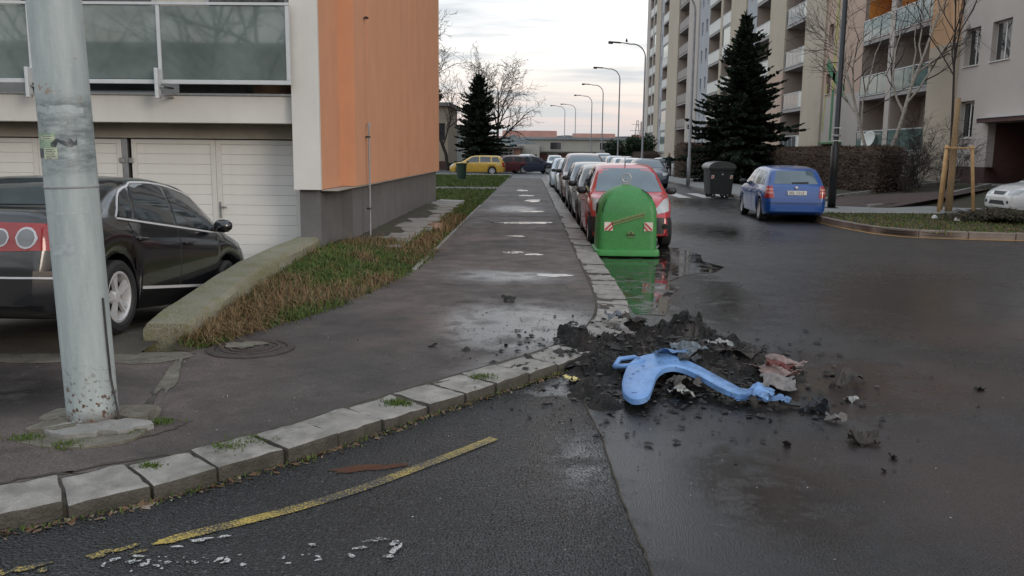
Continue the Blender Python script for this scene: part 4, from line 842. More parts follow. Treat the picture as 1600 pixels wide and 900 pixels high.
# ---------------------------------------------------------------- cars
CARS = {
 'hatch': dict(L=3.96, W=1.65, top=[(0, .52), (.02, .72), (.06, .90), (.13, 1.00), (.34, 1.28), (.46, 1.37), (.7, 1.42), (1.3, 1.455), (1.9, 1.45), (2.3, 1.40), (2.5, 1.33), (3.02, 1.0), (3.12, .96), (3.55, .88), (3.8, .78), (3.91, .66), (3.96, .52)],
    belt=[(0, .88), (1.4, .90), (3.0, .88), (3.5, .80), (3.96, .55)], wh=(.72, 3.18), R=.30,
    side=[[(.42, .96), (.72, .97), (.70, 1.30), (.60, 1.28)], [(.78, .97), (1.62, .95), (1.60, 1.36), (.77, 1.32)], [(1.70, .95), (2.72, .93), (2.36, 1.26), (2.15, 1.345), (1.68, 1.36)]],
    doors=[[(.98, .30), (1.64, .28), (1.64, .90), (.88, .91), (.86, .62)], [(1.67, .28), (2.72, .28), (2.76, .88), (1.67, .90)]],
    front=[(-.62, .98), (.62, .98), (.50, 1.36), (-.50, 1.36)], rear=[(-.56, 1.00), (.56, 1.00), (.47, 1.33), (-.47, 1.33)], head=[(.50, .60), (.75, .66), (.73, .78), (.46, .74)], tail=[(.56, .64), (.77, .64), (.74, .94), (.60, .95)]),
 'mini': dict(L=3.57, W=1.60, top=[(0, .50), (.02, .75), (.06, .95), (.12, 1.05), (.28, 1.36), (.42, 1.46), (.8, 1.52), (1.4, 1.545), (1.9, 1.52), (2.15, 1.46), (2.32, 1.38), (2.86, 1.03), (2.96, .99), (3.28, .92), (3.46, .80), (3.54, .64), (3.57, .5)],
    belt=[(0, .94), (1.4, .95), (2.8, .92), (3.2, .84), (3.57, .56)], wh=(.62, 3.0), R=.29,
    side=[[(.36, 1.03), (.62, 1.03), (.62, 1.36), (.50, 1.33)], [(.70, 1.02), (1.42, 1.0), (1.42, 1.44), (.69, 1.41)], [(1.50, 1.0), (2.60, .97), (2.22, 1.32), (2.02, 1.42), (1.50, 1.44)]],
    doors=[[(.88, .30), (1.44, .28), (1.44, .95), (.80, .96), (.78, .62)], [(1.47, .28), (2.54, .28), (2.60, .92), (1.47, .95)]],
    front=[(-.64, 1.02), (.64, 1.02), (.52, 1.45), (-.52, 1.45)], rear=[(-.54, 1.05), (.54, 1.05), (.46, 1.40), (-.46, 1.40)], head=[(.46, .64), (.72, .70), (.73, .92), (.60, .90), (.44, .74)], tail=[(.56, .72), (.74, .72), (.70, 1.02), (.60, 1.02)]),
 'sedan': dict(L=4.77, W=1.82, top=[(0, .55), (.02, .80), (.07, .96), (.14, 1.03), (.62, 1.07), (.8, 1.12), (1.25, 1.34), (1.6, 1.43), (2.2, 1.475), (2.7, 1.46), (3.0, 1.40), (3.25, 1.29), (3.72, 1.03), (3.82, .99), (4.3, .90), (4.62, .77), (4.73, .65), (4.77, .52)],
    belt=[(0, .92), (1.2, .97), (2.2, .96), (3.6, .92), (4.2, .82), (4.77, .56)], wh=(1.03, 3.74), R=.325,
    side=[[(1.02, 1.03), (1.32, 1.035), (1.42, 1.31), (1.25, 1.245)], [(1.38, 1.035), (2.22, 1.02), (2.22, 1.405), (1.62, 1.37), (1.47, 1.32)], [(2.30, 1.02), (3.42, .98), (3.10, 1.22), (2.85, 1.35), (2.30, 1.405)]],
    doors=[[(1.36, .32), (2.26, .28), (2.26, .97), (1.22, .985), (1.22, .72)], [(2.29, .28), (3.40, .28), (3.46, .93), (2.29, .97)]],
    front=[(-.68, 1.02), (.68, 1.02), (.56, 1.41), (-.56, 1.41)], rear=[(-.60, 1.11), (.60, 1.11), (.52, 1.38), (-.52, 1.38)], head=[(.50, .62), (.80, .66), (.82, .80), (.48, .76)], tail=[(.30, .70), (.86, .72), (.88, .92), (.30, .93)]),
 'wagon': dict(L=4.22, W=1.65, top=[(0, .52), (.02, .74), (.05, .92), (.10, 1.02), (.30, 1.34), (.40, 1.41), (.7, 1.45), (1.4, 1.465), (2.1, 1.45), (2.5, 1.40), (2.72, 1.32), (3.26, 1.0), (3.36, .96), (3.80, .88), (4.05, .78), (4.17, .66), (4.22, .52)],
    belt=[(0, .90), (1.4, .91), (3.2, .88), (3.8, .80), (4.22, .55)], wh=(.96, 3.44), R=.30,
    side=[[(.36, .97), (.98, .97), (.98, 1.34), (.52, 1.33)], [(1.08, .97), (1.88, .95), (1.88, 1.37), (1.08, 1.35)], [(1.97, .95), (2.98, .93), (2.60, 1.26), (2.42, 1.34), (1.97, 1.37)]],
    doors=[[(1.24, .30), (1.90, .28), (1.90, .90), (1.10, .91), (1.08, .62)], [(1.93, .28), (2.98, .28), (3.02, .88), (1.93, .90)]],
    front=[(-.62, .98), (.62, .98), (.50, 1.36), (-.50, 1.36)], rear=[(-.56, 1.0), (.56, 1.0), (.48, 1.36), (-.48, 1.36)], head=[(.50, .60), (.75, .66), (.73, .78), (.46, .74)], tail=[(.58, .62), (.78, .62), (.74, .94), (.62, .95)]),
 'mpv': dict(L=4.3, W=1.75, top=[(0, .55), (.02, .85), (.05, 1.08), (.09, 1.2), (.2, 1.56), (.32, 1.66), (.7, 1.71), (1.6, 1.73), (2.3, 1.69), (2.6, 1.6), (2.8, 1.49), (3.40, 1.12), (3.5, 1.08), (3.9, .99), (4.15, .86), (4.26, .7), (4.3, .55)],
    belt=[(0, 1.0), (1.4, 1.0), (3.3, .98), (3.9, .88), (4.3, .6)], wh=(.85, 3.5), R=.32,
    side=[[(.30, 1.09), (.98, 1.08), (.98, 1.58), (.42, 1.56)], [(1.08, 1.08), (1.9, 1.06), (1.9, 1.61), (1.08, 1.6)], [(2.0, 1.06), (3.1, 1.03), (2.7, 1.43), (2.5, 1.56), (2.0, 1.61)]],
    doors=[[(1.15, .32), (1.93, .3), (1.93, 1.0), (1.05, 1.0), (1.05, .66)], [(1.96, .3), (3.05, .3), (3.1, .97), (1.96, 1.0)]],
    front=[(-.68, 1.1), (.68, 1.1), (.56, 1.62), (-.56, 1.62)], rear=[(-.6, 1.16), (.6, 1.16), (.52, 1.6), (-.52, 1.6)], head=[(.5, .7), (.8, .76), (.8, .92), (.5, .88)], tail=[(.62, .7), (.82, .7), (.78, 1.15), (.68, 1.15)]),
}
def smooth_prof(pts, per=4):
    return [(p.x, p.y) for p in catmull([(a, b, 0) for a, b in pts], per)]
WH = {}
m_bright = mat('bright_trim', (.55, .55, .56), .4, .05, 10)
def wheel_meshes(R, spokes):
    key = (R, spokes)
    if key in WH: return WH[key]
    M = Matrix.Rotation(rad(-90), 4, 'X'); w2 = .10; rr = R * .70
    t = MB(); t.lathe([(rr, -w2 * .8), (rr + .02, -w2), (R - .03, -w2), (R, -w2 * .7), (R, w2 * .7), (R - .03, w2), (rr + .02, w2), (rr, w2 * .8)], 32, M)
    tm = t.mesh('tyre', m_rub, ang=40)
    b = MB(); b.lathe([(rr, w2 * .82), (rr - .02, w2 * .86), (rr - .035, w2 * .55), (rr - .03, -w2 * .7)], 28, M)
    b.lathe([(.0001, w2 * .68), (.05, w2 * .68), (.065, w2 * .5), (.07, w2 * .2)], 16, M)
    for k in range(spokes):
        a = 2 * pi * k / spokes
        for da in ((-.10, .10) if spokes == 5 else (0,)):
            d1, d2 = a + da * .6, a + da * 1.3; b.bar((.05 * cos(d1), w2 * .52, .05 * sin(d1)), ((rr - .02) * cos(d2), w2 * .58, (rr - .02) * sin(d2)), .034 if spokes == 5 else .075, .028, (0, 1, 0))
    rm = b.mesh('rim', m_rim, ang=35)
    c = MB(); c.lathe([(.0001, w2 * .05), (rr - .03, w2 * .05)], 20, M); dm = c.mesh('brake_disc', m_dark)
    WH[key] = (tm, rm, dm); return WH[key]
def make_car(name, kind, loc, yaw, pnt, label, group=None, detail=1, glass_m=None, plate=None, spokes=5, trim=None, bumper=None, pitch=0, tail_m=None, strip_m=None):
    """local axes: +x forward, y to the driver's side, origin on the ground below the middle"""
    c = CARS[kind]; L, W = c['L'], c['W']; R = c['R']; ra = R + .045
    e = empty(name, loc, 0, label, 'car', group, rot=(0, -pitch, yaw)); e.rotation_mode = 'XYZ'
    gm = glass_m or m_cglass; top = smooth_prof(c['top']); belt = c['belt']
    base = lambda s: .19 + .10 * max(0, 1 - s / .25) ** 2 + .06 * max(0, 1 - (L - s) / .3) ** 2
    def zb(s):
        z = base(s)
        for sw in c['wh']:
            d = abs(s - sw)
            if d < ra: z = max(z, R + sqrt(ra * ra - d * d))
        return z
    ss = {0, .012, .035, .07, .12, L, L - .012, L - .035, L - .07, L - .12}
    ss |= {round(p[0], 3) for p in top if 0 <= p[0] <= L}
    for sw in c['wh']:
        for k in range(0, 13): ss.add(round(sw - ra * cos(pi * k / 12), 4))
        ss |= {sw - ra - .004, sw + ra + .004}
    k = 0
    while k * .14 < L: ss.add(round(k * .14, 3)); k += 1
    ss = sorted(ss); ss = [s for i, s in enumerate(ss) if i == 0 or s - ss[i - 1] > .003]
    def wid(s):
        a = max(0, 1 - s / .75); b = max(0, 1 - (L - s) / .95); return W / 2 * (1 - .13 * a ** 2.6 - .17 * b ** 2.4 - .07 * max(0, 1 - s / .14) ** 2 - .05 * max(0, 1 - (L - s) / .14) ** 2)
    rows = []; NP = 14
    for s in ss:
        z0 = zb(s); zt = max(lerp_list(top, s), z0 + .06); zbel = min(lerp_list(belt, s), zt - .035); zbel = max(zbel, z0 + .03); w2 = wid(s); h = zt - zbel; H = zbel - z0
        wr = w2 * .955 - .33 * h - .03
        P_ = [(0, z0), (w2 * .86, z0), (w2 * .955, z0 + .02 * min(1, H / .3)), (w2 * .99, z0 + .28 * H), (w2, z0 + .52 * H), (w2 * .997, z0 + .72 * H), (w2 * .985, z0 + .88 * H), (w2 * .958, zbel),
              (w2 * .955 - .33 * h * .44 - .004, zbel + h * .5), (wr + .035, zt - min(.085, .42 * h)), (wr - .005, zt - min(.035, .2 * h)), (wr * .86, zt - min(.012, .08 * h)), (wr * .5, zt), (0, zt + .006)]
        rows.append([(s - L / 2, y, z) for y, z in P_])
    vs = []; fs = []
    for rw in rows: vs += rw + [(x, -y, z) for x, y, z in rw[1:-1]]
    N2 = NP + NP - 2; ring = list(range(NP)) + list(range(N2 - 1, NP - 1, -1))
    for i in range(len(rows) - 1):
        for q in range(len(ring)):
            a, b_ = ring[q], ring[(q + 1) % len(ring)]; fs.append((i * N2 + a, i * N2 + b_, (i + 1) * N2 + b_, (i + 1) * N2 + a))
    fs.append(tuple(ring[::-1])); o_ = (len(rows) - 1) * N2; fs.append(tuple(o_ + q for q in ring))
    b = MB().add(vs, fs); me = b.mesh('body', pnt, ang=48)
    bm = bmesh.new(); bm.from_mesh(me); bmesh.ops.recalc_face_normals(bm, faces=bm.faces); bm.to_mesh(me); bm.free(); me.set_sharp_from_angle(angle=rad(48))
    inst(me, 'body', e); bv = BVHTree.FromPolygons([Vector(v) for v in vs], fs)
    def panel(nm, poly, view, m, off=.004, nu=12, nv=5, parent=e, thick=.014):
        """patch of the shell cut out by a 2-D outline seen from 'view'"""
        us = [p[0] for p in poly]; u0_, u1_ = min(us), max(us); grid = []
        for i in range(nu + 1):
            u = u0_ + (u1_ - u0_) * ((i / nu) * .9971 + .0013); hits = []
            for (a, b2), (c2, d) in zip(poly, poly[1:] + poly[:1]):
                if (a - u) * (c2 - u) < 0: hits.append(b2 + (d - b2) * (u - a) / (c2 - a))
            if len(hits) < 2: return None
            lo, hi = min(hits), max(hits); col_ = []
            for j in range(nv + 1):
                v = lo + (hi - lo) * j / nv
                if view in 'LR': sg = 1 if view == 'L' else -1; o3, d3 = Vector((u - L / 2, 3 * sg, v)), Vector((0, -sg, 0))
                elif view in 'FB': sg = 1 if view == 'F' else -1; o3, d3 = Vector((sg * 6, u, v)), Vector((-sg, 0, 0))
                else: o3, d3 = Vector((u - L / 2, v, 4)), Vector((0, 0, -1))
                hit = bv.ray_cast(o3, d3)
                if hit[0] is None: hit = bv.find_nearest(o3 + d3 * (3 if view in 'LR' else 4)); 
                nrm = hit[1]; nrm = -nrm if nrm.dot(d3) > 0 else nrm; col_.append((hit[0], nrm))
            grid.append(col_)
        g = MB(); W_ = nv + 1; pv = [p + n * off for cl in grid for p, n in cl]; F_ = [(i * W_ + j, (i + 1) * W_ + j, (i + 1) * W_ + j + 1, i * W_ + j + 1) for i in range(nu) for j in range(nv)]
        rim = [(i, 0) for i in range(nu + 1)] + [(nu, j) for j in range(1, nv + 1)] + [(i, nv) for i in range(nu - 1, -1, -1)] + [(0, j) for j in range(nv - 1, 0, -1)]
        nb_ = len(pv); pv += [grid[i][j][0] - grid[i][j][1] * thick for i, j in rim]; n_ = len(rim)
        for q in range(n_): i, j = rim[q]; i2, j2 = rim[(q + 1) % n_]; F_.append((i * W_ + j, nb_ + q, nb_ + (q + 1) % n_, i2 * W_ + j2))
        me_ = g.add(pv, F_).mesh(nm, m, ang=40); bm_ = bmesh.new(); bm_.from_mesh(me_); bmesh.ops.recalc_face_normals(bm_, faces=bm_.faces)
        # outward: compare with the first normal
        bm_.faces.ensure_lookup_table()
        if bm_.faces[0].normal.dot(grid[0][0][1]) < 0: bmesh.ops.reverse_faces(bm_, faces=bm_.faces)
        bm_.to_mesh(me_); bm_.free(); return inst(me_, nm, parent)
    mir = lambda poly: [(-u, v) for u, v in poly]
    for vw in 'LR':
        if detail:
            for d in c['doors']:
                dr = panel('door', d, vw, pnt, .005, 16, 6)
                if dr:
                    ux, uz = min(p[0] for p in d), max(p[1] for p in d); sg = 1 if vw == 'L' else -1
                    h_ = bv.ray_cast(Vector((ux + .17 - L / 2, 3 * sg, uz - .14)), Vector((0, -sg, 0)))
                    if h_[0]: MB().bar(h_[0] + Vector((-.09, sg * .022, 0)), h_[0] + Vector((.09, sg * .022, 0)), .028, .03).build('handle', pnt, dr, bevel=.008)
            if strip_m:
                s0, s1 = c['wh'][0] + ra + .03, c['wh'][1] - ra - .03; panel('side_trim', [(s0, .385), (s1, .36), (s1, .385), (s0, .41)], vw, strip_m, .016, 20, 2)
            if trim is m_chrome:
                a0, a1, a2 = c['side'][0], c['side'][1], c['side'][2]
                lowz = lambda s: lerp_list([(a0[0][0], a0[0][1] - .01), (a2[1][0], a2[1][1] - .01)], s)
                panel('window_trim', [(a0[0][0], lowz(a0[0][0]) - .016), (a2[1][0], lowz(a2[1][0]) - .016), (a2[1][0], lowz(a2[1][0])), (a0[0][0], lowz(a0[0][0]))], vw, m_bright, .010, 30, 2)
                up_ = [(a0[0][0] - .015, a0[0][1]), (a0[3][0] - .015, a0[3][1] + .012), (a1[4][0], a1[4][1] + .018), (a1[3][0], a1[3][1] + .014), (a1[2][0], a1[2][1] + .012), (a2[3][0] + .03, a2[3][1] + .012), (a2[2][0] + .03, a2[2][1] + .01), (a2[1][0] + .02, a2[1][1])]
                up_ = [(p.x, p.y) for p in catmull([(x, z, 0) for x, z in up_], 4)]
                panel('window_trim', [(x, z) for x, z in up_] + [(x, z - .016) for x, z in up_[::-1]], vw, m_bright, .010, 40, 1)
        for wp in c['side']: panel('side_window', wp, vw, gm, .006, 14, 5)
    panel('windscreen', c['front'], 'F', gm, .006, 14, 6); panel('rear_window', c['rear'], 'B', gm, .006, 12, 5)
    for f_ in (lambda p: p, mir):
        panel('headlight', f_(c['head']), 'F', m_lamp, .008, 10, 4)
        tl = panel('tail_light', f_(c['tail']), 'B', m_red, .010, 10, 4)
        if detail and tl and tail_m:
            us = [p[0] for p in f_(c['tail'])]; zs_ = [p[1] for p in c['tail']]; a, b_ = min(us), max(us); m0, m1 = min(zs_), max(zs_)
            if tail_m == 'round':
                for cx, rr in ((a * .5 + b_ * .5 + (.06 if b_ > 0 else -.06), .083), (a * .5 + b_ * .5 - (.14 if b_ > 0 else -.14), .07)):
                    cz = (m0 + m1) / 2 - .005; pl = [(cx + rr * cos(q * pi / 8), cz + rr * sin(q * pi / 8)) for q in range(16)]
                    panel('reversing_lamp', pl, 'B', m_rim, .014, 10, 6, tl); panel('lens', [(cx + (x - cx) * .8, cz + (z - cz) * .8) for x, z in pl], 'B', m_lens, .018, 10, 6, tl)
            else:
                for q in (.36, .62): panel('lens', [(a + .03, m0 + (m1 - m0) * q), (b_ - .03, m0 + (m1 - m0) * q), (b_ - .03, m0 + (m1 - m0) * (q + .17)), (a + .03, m0 + (m1 - m0) * (q + .17))], 'B', m_redb, .015, 6, 2, tl)
    if detail:
        bz = min(p[1] for p in c['head']) - .06; bp_ = [(-W * .40, .28), (W * .40, .28), (W * .475, .34), (W * .475, bz), (-W * .475, bz), (-W * .475, .34)]
        panel('front_bumper', bp_, 'F', bumper or pnt, .012, 16, 4); panel('grille', [(-.32, bz + .07), (.32, bz + .07), (.34, bz + .17), (-.34, bz + .17)], 'F', m_plast, .01, 10, 3)
        if bumper:
            for vw in 'LR': s_a = c['wh'][1] + ra + .012; panel('bumper_corner', [(s_a, .30), (L - .04, .30), (L - .03, bz), (s_a, bz)], vw, bumper, .010, 12, 4)
        panel('lower_grille', [(-.45, .34), (.45, .34), (.4, .46), (-.4, .46)], 'F', m_plast, .018, 10, 3)
        for sg in (-1, 1): panel('fog_lamp', [(sg * .60 + .05 * cos(q * pi / 5), .42 + .05 * sin(q * pi / 5)) for q in range(10)], 'F', m_dark, .02, 8, 4)
        panel('rear_bumper', [(-W * .45, .30), (W * .45, .30), (W * .45, .56), (-W * .45, .56)], 'B', bumper or pnt, .020, 16, 4)
        panel('bumper_strip', [(-W * .45, .50), (W * .45, .50), (W * .45, .515), (-W * .45, .515)], 'B', strip_m or m_plast, .028, 16, 2)
        hat = bv.ray_cast(Vector((-6, 0, .78)), Vector((1, 0, 0)))
        if hat[0]:
            x = hat[0].x - .012; pl = box('number_plate', m_plate, e, x - .012, x + .02, -.26, .26, .72, .83, .004)
            if plate: text('plate_text', plate, .105, m_ink, pl, (x - .0135, 0, .772), (rad(90), 0, rad(-90)))
            box('eu_band', p_blue, pl, x - .0135, x - .011, .222, .255, .725, .825)
            lg = MB().lathe([(.0001, .012), (.035, .01), (.042, 0)], 16, Matrix.Translation((x - .002, 0, .905)) @ Matrix.Rotation(rad(-90), 4, 'Y')).build('badge', m_chrome, e)
        wx = bv.ray_cast(Vector((-6, .1, c['rear'][0][1] + .03)), Vector((1, 0, 0)))
        if wx[0] and kind != 'sedan': MB().bar(wx[0] + Vector((-.02, .0, .0)), wx[0] + Vector((-.02, -.42, .015)), .02, .03).build('rear_wiper', m_plast, e)
        if kind in ('mini', 'hatch'): MB().tube([(.25, 0, lerp_list(top, L / 2 + .25)), (.20, 0, lerp_list(top, L / 2) + .16)], [.012, .004], 6).build('aerial', m_plast, e)
        for sg in (-1, 1): MB().bar((L / 2 - (L - c['side'][2][1][0]) + .25, sg * .05, c['front'][0][1] - .02), (L / 2 - (L - c['side'][2][1][0]) + .14, sg * .05 + .45, c['front'][0][1] + .06), .02, .02).build('wiper', m_plast, e)
    # mirrors
    mx_, mz = c['side'][2][1][0] - .14 - L / 2, c['side'][2][1][1] + .06
    for sg in (-1, 1):
        mb = MB(); M = Matrix.Translation((mx_, sg * (W / 2 + .07), mz)) @ Matrix.Diagonal((.075, .105, .075, 1)); mb.lathe([(.0001, -1), (.6, -.88), (.95, -.45), (1.03, 0), (.95, .5), (.6, .88), (.0001, 1)], 12, M)
        mb.bar((mx_, sg * (W / 2 - .09), mz - .05), (mx_, sg * (W / 2 + .04), mz - .02), .05, .04); mb.build('mirror', m_plast if trim is not m_chrome else pnt, e, smooth=True)
    box('chassis', m_dark, e, -L / 2 + .35, L / 2 - .35, -W / 2 + .28, W / 2 - .28, .17, .62)
    tm, rm, dm = wheel_meshes(R, spokes)
    for sw in c['wh']:
        for sg in (-1, 1):
            wl = inst(tm, 'wheel', e, (sw - L / 2, sg * (W / 2 - .115), R), (0, 0, 0 if sg > 0 else pi)); inst(rm, 'rim', wl)
            inst(dm, 'brake_disc', wl)
    return e
def car_at(name, kind, x, y, deg, *a, z=0., **k):
    """deg = compass heading of the bonnet: 0 along +Y (away), 180 towards the camera"""
    return make_car(name, kind, (x, y, z), rad(90 - deg), *a, **k)
RG = None
# black saloon on the sloping driveway
car_at('black_saloon', 'sedan', -4.50, 8.70, 0, p_blk, 'black saloon with chrome window trim parked nose down at the garages', z=-.035, trim=m_chrome, strip_m=m_bright, tail_m='round', pitch=-math.atan(.1255))
# row along the near pavement, bonnets towards the camera
car_at('red_small_car', 'mini', 1.82, 17.75, 180, p_red, 'red small hatchback with dark bumper behind the green bottle bank', bumper=m_plast, glass_m=m_cglassb, spokes=7)
car_at('dark_hatchback', 'hatch', 1.86, 22.4, 180, p_grn, 'dark hatchback parked directly behind the red small car', glass_m=m_cglassb, spokes=7)
car_at('dark_estate', 'wagon', 1.86, 27.3, 180, p_nav, 'navy estate car, second behind the red small car', glass_m=m_cglassb, spokes=7)
car_at('tall_family_car', 'mpv', 1.85, 32.6, 180, p_mar, 'tall dark red family car standing in the kerbside row', glass_m=m_cglassb, spokes=7)
car_at('silver_hatchback', 'hatch', 1.75, 38.2, 180, p_sil, 'silver hatchback behind the tall dark red family car', detail=0, spokes=7)
car_at('silver_saloon', 'sedan', 1.7, 43.6, 180, p_pal, 'pale silver saloon at the far end of the kerbside row', detail=0, spokes=7)
# row along the far pavement
FR = [('dark_blue_saloon', 'sedan', 6.05, 46.8, 180, p_nav, 'dark blue saloon parked opposite, past the zebra crossing'), ('silver_estate', 'wagon', 6.0, 53, 180, p_sil, 'silver estate car behind the dark blue saloon'), ('white_hatchback', 'hatch', 5.9, 58.2, 180, p_whi, 'white hatchback beyond the silver estate car'), ('pale_blue_car', 'mini', 5.9, 63.4, 180, p_pal, 'pale blue small car in the far kerbside row'), ('grey_saloon', 'sedan', 5.9, 69, 180, p_drk, 'dark grey saloon in the far kerbside row'), ('silver_van_car', 'mpv', 5.9, 75, 180, p_sil, 'tall silver car at the far end of the opposite row'),
      ('white_saloon', 'sedan', 10.2, 66.5, 90, p_whi, 'white saloon beside the person in dark clothes'), ('black_hatchback', 'hatch', 8.6, 82, 180, p_blk, 'black hatchback parked by the evergreen bushes'),
      ('silver_small_car', 'mini', 4.2, 88, 180, p_sil, 'silver small car standing in the middle of the car park'), ('white_wagon', 'wagon', 2.0, 84, 180, p_whi, 'white estate car in the car park beyond the kerbside row')]
for f_ in FR: car_at(*f_, detail=0, glass_m=m_cglassb, spokes=7)
car_at('yellow_estate', 'wagon', -4.35, 67.4, 270, p_yel, 'yellow estate car parked side-on behind the lawn', detail=1, spokes=7)
car_at('maroon_hatchback', 'hatch', -2.3, 71.8, 250, p_mar, 'maroon hatchback with pale bumper behind the yellow estate', detail=0, spokes=7)
car_at('dark_red_estate', 'wagon', -2.2, 79, 262, p_grn, 'dark estate car in the car park behind the maroon hatchback', detail=0, spokes=7)
car_at('white_small_car', 'mini', -.9, 85, 200, p_whi, 'white small car between two dark cars in the car park', detail=0, spokes=7)
car_at('black_estate', 'hatch', -.2, 72.5, 75, p_nav, 'dark navy hatchback standing across the end of the pavement', detail=0, spokes=7)
# blue hatchback and white car on the other side
car_at('blue_hatchback', 'hatch', 6.90, 24.6, 3, p_blue, 'blue hatchback seen from behind beside the black lamp post', plate='3SL 1512', spokes=7, tail_m='bars', glass_m=m_cglassb)
car_at('white_car', 'sedan', 16.35, 26.5, 270, p_whi, 'white car with black side strip by the staked young tree', spokes=7, bumper=p_whi, strip_m=m_plast, z=.01)

# ---------------------------------------------------------------- bottle bank
m_bell = mat('green_fibreglass', (.045, .23, .055), .5, .15, 1.6, fine=40, dirt=(.03, .13, .045), dscale=2.2, damt=.7, bump=.06, bscale=25)
m_bell2 = mat('green_fibreglass_rim', (.060, .27, .075), .5, .12, 2, dirt=(.09, .16, .08), dscale=3, damt=.6)
bb = empty('bottle_bank', (1.6, 15.08, 0), 0, 'green bell-shaped bottle bank with red and white stripes by the kerb', 'bottle bank')
def rrect(hw, hd, rr, n=6):
    out = []
    for (cx, cy, a0) in ((hw - rr, hd - rr, 0), (-hw + rr, hd - rr, 90), (-hw + rr, -hd + rr, 180), (hw - rr, -hd + rr, 270)):
        for k in range(n + 1): a = rad(a0 + 90 * k / n); out.append((cx + rr * cos(a), cy + rr * sin(a)))
    return out
def loft(b, rings):
    n = len(rings[0][0]); vs = []; 
    for poly, z in rings: vs += [(x, y, z) for x, y in poly]
    b.add(vs, [(i * n + k, i * n + (k + 1) % n, (i + 1) * n + (k + 1) % n, (i + 1) * n + k) for i in range(len(rings) - 1) for k in range(n)] + [tuple(range(n))[::-1], tuple((len(rings) - 1) * n + k for k in range(n))]); return b
prof = [(.505, .13), (.500, .45), (.492, .75), (.475, .86), (.44, .95), (.385, 1.04), (.31, 1.11), (.21, 1.165), (.11, 1.20), (.06, 1.215)]
loft(MB(), [(rrect(h, h * .96, min(.13, h * .5)), z) for h, z in prof]).build('shell', m_bell, bb, ang=35)
loft(MB(), [(rrect(.545, .53, .10), .03), (rrect(.55, .535, .10), .05), (rrect(.545, .53, .10), .12), (rrect(.51, .49, .12), .135)]).build('base_rim', m_bell2, bb, ang=35)
b = MB(); b.tube([(-.05, 0, 1.2), (-.05, 0, 1.26)], .012, 6); b.tube([(.05, 0, 1.2), (.05, 0, 1.26)], .012, 6); b.box(-.07, .07, -.03, .03, 1.205, 1.235); b.build('lug', m_steel, bb)
b = MB(); b.tube([(.075 * cos(a * pi / 10), 0, 1.325 + .075 * sin(a * pi / 10)) for a in range(21)], .011, 8, cap=False); b.tube([(0, 0, 1.22), (0, 0, 1.39)], .008, 6); b.build('lifting_ring', m_steel, bb)
m_sw = mat('white_reflector', (.62, .55, .48), .5, .1, 10); m_sr = mat('red_reflector', (.42, .07, .06), .5, .15, 10); m_strip = mat('olive_sticker', (.16, .21, .075), .6, .1, 12, dirt=(.10, .2, .07), dscale=9, damt=.7); m_olive = mat('dark_olive_print', (.025, .045, .015), .6, .1, 10)
yf = -.4925
for x0, sg in ((-.40, 1), (.27, -1)):
    pt = box('warning_marker', m_sw, bb, x0, x0 + .145, yf - .0, yf + .01, .455, .60)
    for q in (-.02, .055):
        a = x0 + .0; s_ = .145
        poly = [(max(0, min(s_, t)), max(0, min(s_, t2))) for t, t2 in ()]
        lo, hi = q, q + .045
        # diagonal band clipped to the square
        pts = [(u, u - lo + .0) for u in (max(0, lo), min(s_, s_ + lo))] + [(u, u - hi) for u in (min(s_, s_ + hi), max(0, hi))] if False else None
        c0, c1 = q, q + .045
        pp = [(max(0, c0), max(0, -c0)), (max(0, c1), max(0, -c1)), (min(s_, s_ + c1), min(s_, s_ - c1)), (min(s_, s_ + c0), min(s_, s_ - c0))]
        if sg < 0: pp = [(s_ - u, v) for u, v in pp]
        vv = [(x0 + u, yf - .0025, .455 + v) for u, v in pp]; MB().add(vv, [(0, 1, 2, 3)]).build('red_band', m_sr, pt)
M = Matrix.Translation((-.005, yf + .006, .655)) @ Matrix.Rotation(rad(-17), 4, 'Y'); MB().obox(M, .58, .012, .075).build('sticker', m_strip, bb, bevel=.003)
text('sticker_text', 'Pouze průhledné barevné sklo', .046, m_olive, bb, (-.005, yf - .0015, .655), (rad(90), rad(-17), 0))
em = MB(); em.add([(.05 + .055 * cos(a * pi / 10), yf - .001, .40 + .055 * sin(a * pi / 10)) for a in range(11)], [tuple(range(11))[::-1]]); em.build('emblem', m_strip, bb)
box('emblem_band', m_olive, bb, -.02, .12, yf - .003, yf + .004, .375, .402); box('emblem_figure', m_olive, bb, .035, .065, yf - .004, yf + .004, .402, .435); box('emblem_band', m_strip, bb, -.005, .105, yf - .003, yf + .004, .345, .36)
MB().tube([(-.37, -.42, .98), (-.41, -.44, .9), (-.43, -.455, .82), (-.44, -.46, .76)], .007, 5).build('flap_seam', m_dark, bb); MB().tube([(.24, -.27, 1.14), (.33, -.34, 1.08), (.40, -.40, 1.0)], .008, 5).build('flap_seam', m_dark, bb)
for sx in (-1, 1): MB().lathe([(.0001, .02), (.09, .02), (.11, 0)], 20, Matrix.Translation((sx * .487, 0, .80)) @ Matrix.Rotation(rad(90 * sx), 4, 'Y')).build('inlet', m_dark, bb)
